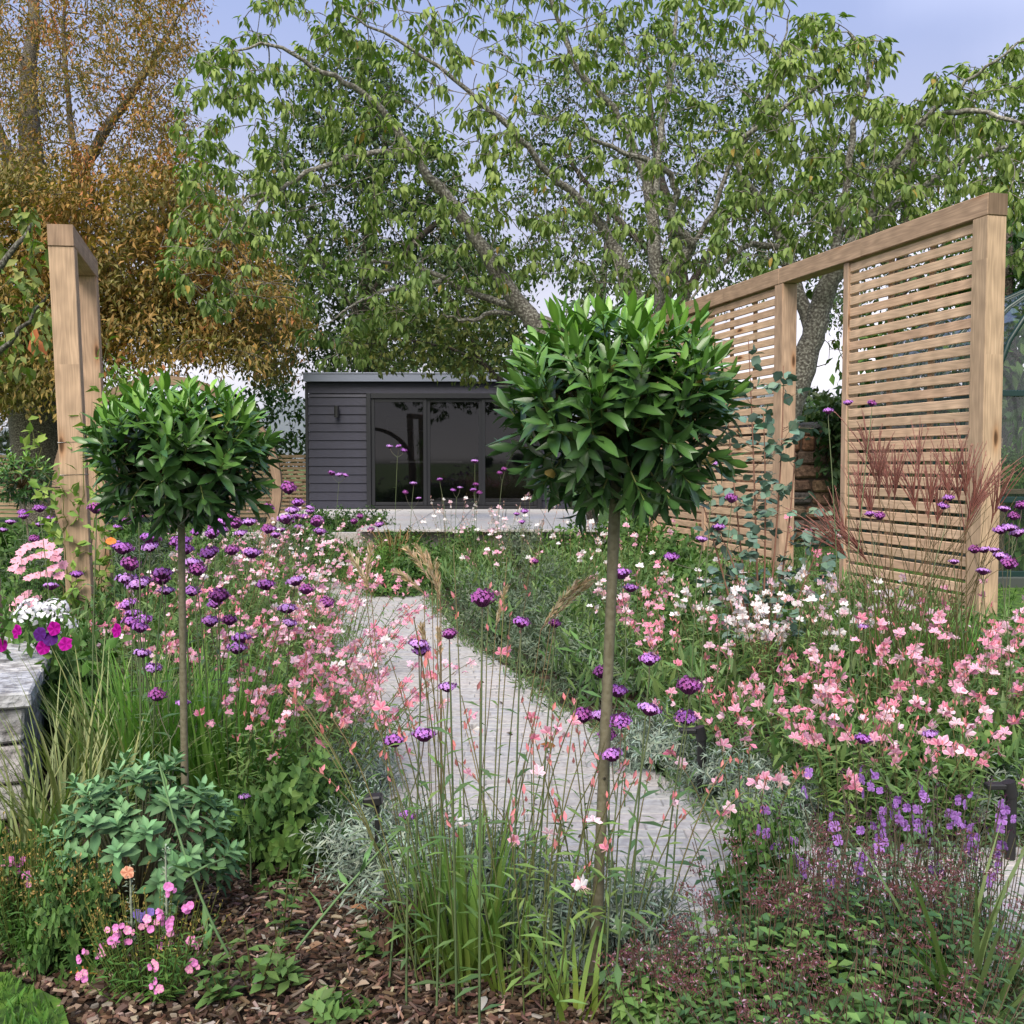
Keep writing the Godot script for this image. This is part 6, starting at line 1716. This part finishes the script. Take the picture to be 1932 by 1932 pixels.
	# silvery flower spikes
	for q in [[245, 1632, 240, 1740, "silvery spike topped by an apricot bloom"], [312, 1598, 302, 1725, "plain silvery spike right of the apricot one"]]:
		var p0 := B(q[0], 2.05)
		var n := thing("mullein_spike", q[4], "flower spike", p0)
		var mb := MB.new()
		var tip := W(q[0], q[1], 2.05) - p0
		var pts := bez(Vector3(-0.01, 0, 0), tip * 0.5 + Vector3(-0.006, 0, 0), tip, 12)
		mb.tube(pts, 0.0035, 0.0018, 5, L(0.26, 0.30, 0.22), L(0.32, 0.36, 0.28))
		for k in 60:
			var f := rf(0.25, 1.0)
			var o := rv() * Vector3(1, 0.3, 1)
			mb.add(T.bud, orient(o + Vector3(0, 0.5, 0), Vector3.UP, rf(0.5, 0.9), along(pts, f) + o * 0.004), vary(L(0.27, 0.33, 0.25), 0.2))
		part("stem", mb.mesh(M.felt), n)
		if q[0] == 245: part("flower", tm(flower_t(5, 0.014, 0.014, 1.2, 0.0, L(0.45, 0.16, 0.1), L(0.78, 0.45, 0.30), Color(0, 0, 0, 0)), M.petal), n, Transform3D(Basis.looking_at(-Vector3(0, 0.2, 1).normalized(), Vector3.UP), tip + Vector3(-0.002, -0.012, 0.008)))
	# long green stems that cross the bed
	var cs := thing("sprawling_verbena", "jointed green verbena stem sprawling before the sage shrub", "verbena stem", B(430, 2.0))
	var cm := MB.new()
	for q in [[[430, 1800], [352, 1660], [300, 1440]], [[352, 1655], [390, 1630], [420, 1622]], [[395, 1745], [420, 1760], [350, 1775]], [[560, 1790], [660, 1660], [760, 1560]]]:
		var pts := bez(W(q[0][0], q[0][1], 2.0), W(q[1][0], q[1][1], 1.98), W(q[2][0], q[2][1], 2.05), 8)
		cm.tube(pts, 0.003, 0.0022, 5, L(0.12, 0.21, 0.09), L(0.13, 0.22, 0.10))
		for k in 5: cm.add(T.lance, orient(rv() + Vector3(0, 0.4, 0), rv(), rf(0.7, 1.1), along(pts, rf(0.1, 0.9))), vary(L(0.10, 0.2, 0.07), 0.2))
	part("stem", cm.mesh(M.stem), cs, Transform3D(Basis.IDENTITY, -cs.position))

	# strappy clump in the middle and its wiry flower stems
	for q in [[880, 2.04, 62, 0.36, 0.011, 0.065, 0.35, "big strappy green clump in the middle of the mulch bed"], [955, 2.0, 16, 0.26, 0.010, 0.05, 0.5, "strappy green clump right of the biggest one"], [1085, 1.88, 16, 0.20, 0.009, 0.05, 0.8, "low strappy tuft left of the slim bay's foot"], [800, 2.1, 30, 0.30, 0.009, 0.05, 0.8, "thin strappy tuft left of the biggest clump"]]:
		var n := tuft("strappy_clump", q[7], "leaf clump", B(q[0], q[1]), q[2], q[3], q[4], q[5], q[6], L(0.20, 0.27, 0.05), L(0.16, 0.31, 0.08), 1.4)
	for q in [[900, 2.03, 0.86, 0.38, 26, 16, ["blush", "pink", "coral"], "wiry gaura with bare stems before the path, left plant"], [1010, 1.98, 0.62, 0.34, 18, 10, ["blush", "pink", "white"], "wiry gaura with bare stems before the path, right plant"], [1140, 2.1, 0.62, 0.32, 14, 9, ["blush", "pink", "coral"], "wiry gaura bending behind the slim bay's stem"]]:
		gaura(q[0], q[1], q[2], q[3], q[4], q[5], q[6], q[7], Vector3.ZERO, 0.8, 0.45)
	# tan plumes
	var tp := thing("tan_grass", "tan feathery grass plumes arching before the path", "ornamental grass", B(830, 2.2))
	var tmb := MB.new()
	for q in [[655, 1040, 700, 1120], [700, 1030, 690, 1110], [765, 1035, 815, 1100], [785, 1030, 825, 1110], [805, 1045, 830, 1130], [745, 1080, 800, 1120], [822, 1060, 832, 1150], [795, 1180, 806, 1240], [828, 1190, 832, 1245], [1120, 1088, 1050, 1150], [1118, 1100, 1040, 1170], [1090, 1095, 1020, 1190], [955, 1110, 935, 1190]]:
		var d := 2.2 + rf(-0.12, 0.12)
		var a := W(q[2], q[3], d); var b := W(q[0], q[1], d)
		var base := B(lerpf(830, q[2], 0.3), 2.2 + rf(-0.03, 0.03))
		var st := bez(base, Vector3(lerpf(base.x, a.x, 0.75), lerpf(base.y, a.y, 0.55), -d), a, 7)
		tmb.tube(st, 0.0016, 0.001, 3, L(0.12, 0.13, 0.05), L(0.26, 0.19, 0.10))
		var pl := MB.new()
		var sp := bez(a, a.lerp(b, 0.5) + Vector3(0, 0.012, 0), b, 8)
		pl.tube(sp, 0.0016, 0.0007, 3, L(0.30, 0.2, 0.12), L(0.36, 0.25, 0.16))
		for k in 95:
			var f := rf(0.05, 1.0)
			pl.add(T.needle, orient((b - a).normalized() + rv() * 0.42, rv(), rf(0.45, 0.8) * (0.6 + 0.5 * sin(PI * f)), along(sp, f)), vary(L(0.56, 0.42, 0.30), 0.3))
		part("plume", pl.mesh(M.leaf), tp, Transform3D(Basis.IDENTITY, -tp.position))
	part("stems", tmb.mesh(M.stem), tp, Transform3D(Basis.IDENTITY, -tp.position), true)

	# purple wallflowers on the right and dark oregano below them
	for q in [[1560, 2.2, 0.30, 0.18, 34, "purple wallflower on the path side of the near right clump"], [1690, 2.2, 0.36, 0.2, 46, "purple wallflower at the heart of the near right clump"], [1800, 2.15, 0.34, 0.18, 40, "purple wallflower beside the side path"], [1900, 2.1, 0.30, 0.16, 22, "thin purple wallflower over the side path's paving"]]:
		var p0 := B(q[0], q[1])
		var n := thing("wallflower", q[5], "wallflower", p0)
		var mb := MB.new()
		var curves := []
		for k in 40:
			var a := rf(0, TAU); var r := sqrt(rf(0, 1))
			var tip := Vector3(cos(a) * r * q[3], q[2] * rf(0.6, 1.1), sin(a) * r * q[3] * 0.8)
			var pts := bez(tip * Vector3(0.25, 0, 0.25), Vector3(tip.x * 0.8, tip.y * 0.5, tip.z * 0.8), tip, 5)
			mb.tube(pts, 0.0018, 0.0011, 3, L(0.12, 0.11, 0.06), L(0.15, 0.14, 0.08))
			leafy(mb, pts, T.lance, 11, 0.05, 0.8, 0.62, L(0.11, 0.18, 0.09), 0.55)
			curves.append(pts)
			for h in 5: mb.add(T.bud, orient(rv() + Vector3.UP, rv(), rf(0.3, 0.6), tip + rv() * 0.008), L(0.08, 0.03, 0.07))
		part("stems", mb.mesh(M.leaf), n, Transform3D.IDENTITY, true)
		for k in q[4]:
			var pts: Array = curves[R.randi_range(0, 11)]
			var p := along(pts, rf(0.82, 1.0)) + rv() * 0.014
			part("flower", FL.stock[R.randi_range(0, 1)], n, Transform3D(facing(p, 0.3).scaled(Vector3.ONE * rf(0.85, 1.25)), p))
	for q in [[1275, 1.86, 0.10, 0.16, "dark headed oregano right of the slim bay's foot"], [1420, 1.86, 0.13, 0.24, "dark headed oregano overhanging the path's corner"], [1500, 1.98, 0.18, 0.30, "dark headed oregano under the purple wallflower, path side"], [1610, 1.9, 0.18, 0.28, "dark headed oregano in the middle of the near right corner"], [1730, 1.92, 0.18, 0.30, "dark headed oregano below the tallest wallflower"], [1850, 1.9, 0.18, 0.28, "dark headed oregano at the photo's right edge"], [1450, 1.72, 0.16, 0.20, "low oregano in the near corner, left of three"], [1600, 1.68, 0.17, 0.20, "low oregano in the near corner, middle of three"], [1770, 1.68, 0.17, 0.20, "low oregano in the near corner, right of three"], [1250, 1.8, 0.10, 0.14, "small oregano seedling clump at the slim bay's foot"]]:
		var n := thing("oregano", q[4], "oregano", B(q[0], q[1]))
		var mb := MB.new(); var hd := MB.new()
		var hue := rf(0, 1); var lsz := rf(0.75, 1.25)
		for k in 62:
			var a := rf(0, TAU); var r := sqrt(rf(0, 1))
			var tip := Vector3(cos(a) * r * q[2] * 1.1, q[3] * rf(0.55, 1.12), sin(a) * r * q[2] * 0.8)
			var pts := bez(tip * Vector3(0.35, 0, 0.35), Vector3(tip.x * 0.8, tip.y * 0.5, tip.z * 0.8), tip, 4)
			mb.tube(pts, 0.0015, 0.0009, 3, L(0.14, 0.15, 0.07), L(0.20, 0.13, 0.10))
			leafy(mb, pts, T.small, 12, 0.1, 0.85, rf(0.45, 0.75) * lsz, L(0.06, 0.13, 0.06).lerp(L(0.16, 0.28, 0.08), clampf(hue + rf(-0.35, 0.35), 0, 1)), 0.35)
			if k % 3 == 0:
				for h in 40: hd.add(T.bud, orient(rv() + Vector3.UP * 0.7, rv(), rf(0.3, 0.55), tip + rv() * Vector3(0.017, 0.011, 0.017)), vary(L(0.15, 0.06, 0.07) if h % 9 else L(0.5, 0.3, 0.42), 0.35))
		part("foliage", mb.mesh(M.leaf), n, Transform3D.IDENTITY, true)
		part("seed_heads", hd.mesh(M.leaf), n, Transform3D.IDENTITY, true)
	tuft("strappy_clump", "pale iris like blades by the photo's right edge", "leaf clump", B(1840, 1.8), 26, 0.42, 0.012, 0.05, 0.8, L(0.10, 0.17, 0.05), L(0.17, 0.24, 0.10), 1.35)
	mound("shrub", "green", "leafy green bush on the path's near corner", "shrub", B(1450, 2.25), 0.14, 0.34)

	# path lights
	for q in [[1328, 3.05, 0.235, "black path light standing among the silver mounds"], [1922, 2.6, 0.21, "black path light beside the side path"]] :
		var l := thing("path_light", q[3], "path light", B(q[0], q[1]))
		var cy := CylinderMesh.new(); cy.top_radius = 0.0135; cy.bottom_radius = 0.0135; cy.height = q[2]; cy.material = M.black
		part("post", cy, l, Transform3D(Basis.IDENTITY, Vector3(0, q[2] / 2, 0)))
		if true:
			var hdm := CylinderMesh.new(); hdm.top_radius = 0.0165; hdm.bottom_radius = 0.0165; hdm.height = 0.04; hdm.material = M.black
			part("lamp_head", hdm, l, Transform3D(Basis(Vector3.BACK, 0.25), Vector3(-0.004, q[2], 0)))
			part("arm", box_mesh(Vector3(0.05, 0.014, 0.03), 0.003, Color.WHITE, M.black), l, Transform3D(Basis.IDENTITY, Vector3(-0.042, q[2] + 0.008, 0)))
	var sl := thing("spotlight", "small black spotlight box on the silver mound", "spotlight", B(700, 2.5))
	part("housing", box_mesh(Vector3(0.046, 0.024, 0.04), 0.004, Color.WHITE, M.black), sl, Transform3D(Basis(Vector3.BACK, 0.12), Vector3(0, 0.215, 0)))
	part("spike", box_mesh(Vector3(0.012, 0.2, 0.012), 0.002, Color.WHITE, M.black), sl, Transform3D(Basis.IDENTITY, Vector3(0.01, 0.10, 0)))

	# bark mulch, weeds and fallen leaves
	var mu := MB.new()
	var cols := [L(0.085, 0.055, 0.038), L(0.14, 0.092, 0.065), L(0.05, 0.034, 0.025), L(0.30, 0.23, 0.18), L(0.12, 0.07, 0.055), L(0.07, 0.05, 0.036)]
	for i in 9000:
		var d := rf(1.72, 2.75)
		var p := B(rf(330, 1330), d, rf(0.0, 0.018))
		var s := Vector3(rf(0.006, 0.042), rf(0.002, 0.005), rf(0.003, 0.012))
		cbox_lite(mu, s, vary(cols[R.randi_range(0, 5)], 0.35), Transform3D(Basis(rv(), rf(0, 0.9)) * Basis(Vector3.UP, rf(0, TAU)), p))
	for i in 1500:
		var p := B(rf(-40, 340), rf(1.8, 2.4), rf(0.0, 0.016))
		if p.x < -0.80 - 1.3 * maxf(0.0, -p.z - 1.86) and -p.z < 2.07: continue
		cbox_lite(mu, Vector3(rf(0.008, 0.034), 0.005, rf(0.006, 0.018)), vary(cols[R.randi_range(0, 4)], 0.3), Transform3D(Basis(rv(), rf(0, 0.5)) * Basis(Vector3.UP, rf(0, TAU)), p))
	var mo := part("bark_mulch", mu.mesh(M.stem), self, Transform3D.IDENTITY, true)
	tag(mo, "brown bark mulch covering the near bed", "mulch")
	for q in [[112, 1858, L(0.55, 0.26, 0.05), 0.55, "yellow orange leaf fallen by the lawn corner"], [135, 1835, L(0.42, 0.33, 0.26), 0.5, "pale dry leaf stalk fallen beside the yellow leaf"], [395, 1905, L(0.45, 0.24, 0.08), 0.5, "ochre leaf fallen under the pink nemesia"], [915, 1905, L(0.36, 0.36, 0.37), 0.45, "grey white chip of bark left of the strappy clump"], [930, 1860, L(0.30, 0.22, 0.17), 0.45, "beige dry leaf on the mulch before the strappy clump"], [530, 1865, L(0.30, 0.11, 0.13), 0.4, "reddish pink leaf on the mulch beside the seedling"], [655, 1730, L(0.30, 0.15, 0.08), 0.45, "rust leaf on the mulch under the silver mound"], [725, 1750, L(0.33, 0.20, 0.12), 0.4, "light brown leaf on the mulch right of the rust leaf"], [600, 1800, L(0.24, 0.15, 0.10), 0.45, "brown leaf in the middle of the open mulch"], [690, 1880, L(0.36, 0.28, 0.22), 0.4, "pale curled leaf at the near side of the mulch"]]:
		var d: float = 1.03 * 1932.0 / (q[1] - 872.0)
		var o := part("fallen_leaf", tm(T.cherry[R.randi_range(0, 2)], M.leaf, q[2]), self, orient(Vector3(rf(-1, 1), 0.1, rf(-0.6, 0.6)), Vector3(rf(-0.3, 0.3), 1, 0.3), q[3], B(q[0], d, 0.022)))
		tag(o, q[4], "leaf", "fallen leaves on the mulch")
	for q in [[470, 1.98, 0.13, "leafy seedling with broad pale leaves in the mulch"], [545, 2.0, 0.08, "small weed beside the broad leaved seedling"], [412, 1.93, 0.10, "young plant right of the pink nemesia"], [600, 1.9, 0.06, "low weed rosette in the open mulch"], [700, 2.12, 0.07, "tiny bright green seedling under the silver mound"], [655, 1.88, 0.05, "little grassy weed at the near edge of the mulch"], [520, 2.18, 0.16, "lanky weed with narrow leaves before the leafy base"]]:
		var n := thing("seedling", q[3], "seedling", B(q[0], q[1]))
		var mb := MB.new()
		for k in 5:
			var tip := Vector3(rf(-0.06, 0.06), q[2] * rf(0.6, 1.2), rf(-0.05, 0.05))
			var pts := bez(tip * Vector3(0.2, 0, 0.2), tip * 0.5, tip, 4)
			mb.tube(pts, 0.002, 0.001, 4, L(0.14, 0.10, 0.05), L(0.12, 0.16, 0.05))
			leafy(mb, pts, T.small, 7, 0.15, 1.0, 0.8, L(0.11, 0.20, 0.06), 0.45)
		part("foliage", mb.mesh(M.leaf), n, Transform3D.IDENTITY, true)
	var dead := thing("withered_plant", "withered dark brown plant left of the strappy clump", "dead plant", B(770, 2.12))
	var dm := MB.new()
	for k in 26:
		var tip := Vector3(rf(-0.07, 0.06), rf(0.03, 0.15), rf(-0.05, 0.05))
		var pts := bez(Vector3(tip.x * 0.3, 0.0, 0), Vector3(tip.x, tip.y + 0.04, tip.z), tip + Vector3(0, -0.02, 0), 5)
		dm.tube(pts, 0.0022, 0.001, 3, L(0.05, 0.03, 0.02), L(0.07, 0.045, 0.03))
		leafy(dm, pts, T.small, 4, 0.4, 1.0, 0.8, L(0.075, 0.045, 0.03), 0.2)
	part("foliage", dm.mesh(M.stem), dead, Transform3D.IDENTITY, true)

func cbox_lite(mb: MB, s: Vector3, col: Color, x: Transform3D) -> void:
	var h := s * 0.5
	var p := []
	for k in 8: p.append(x * Vector3(h.x * (1 if k & 1 else -1) * rf(0.35, 1), h.y * (1 if k & 2 else -1), h.z * (1 if k & 4 else -1) * rf(0.4, 1)))
	for f in [[2, 3, 7, 6], [0, 1, 3, 2], [4, 5, 7, 6], [0, 2, 6, 4], [1, 3, 7, 5]]:
		mb.out([p[f[0]], p[f[1]], p[f[2]], p[f[3]]], x.origin, col)
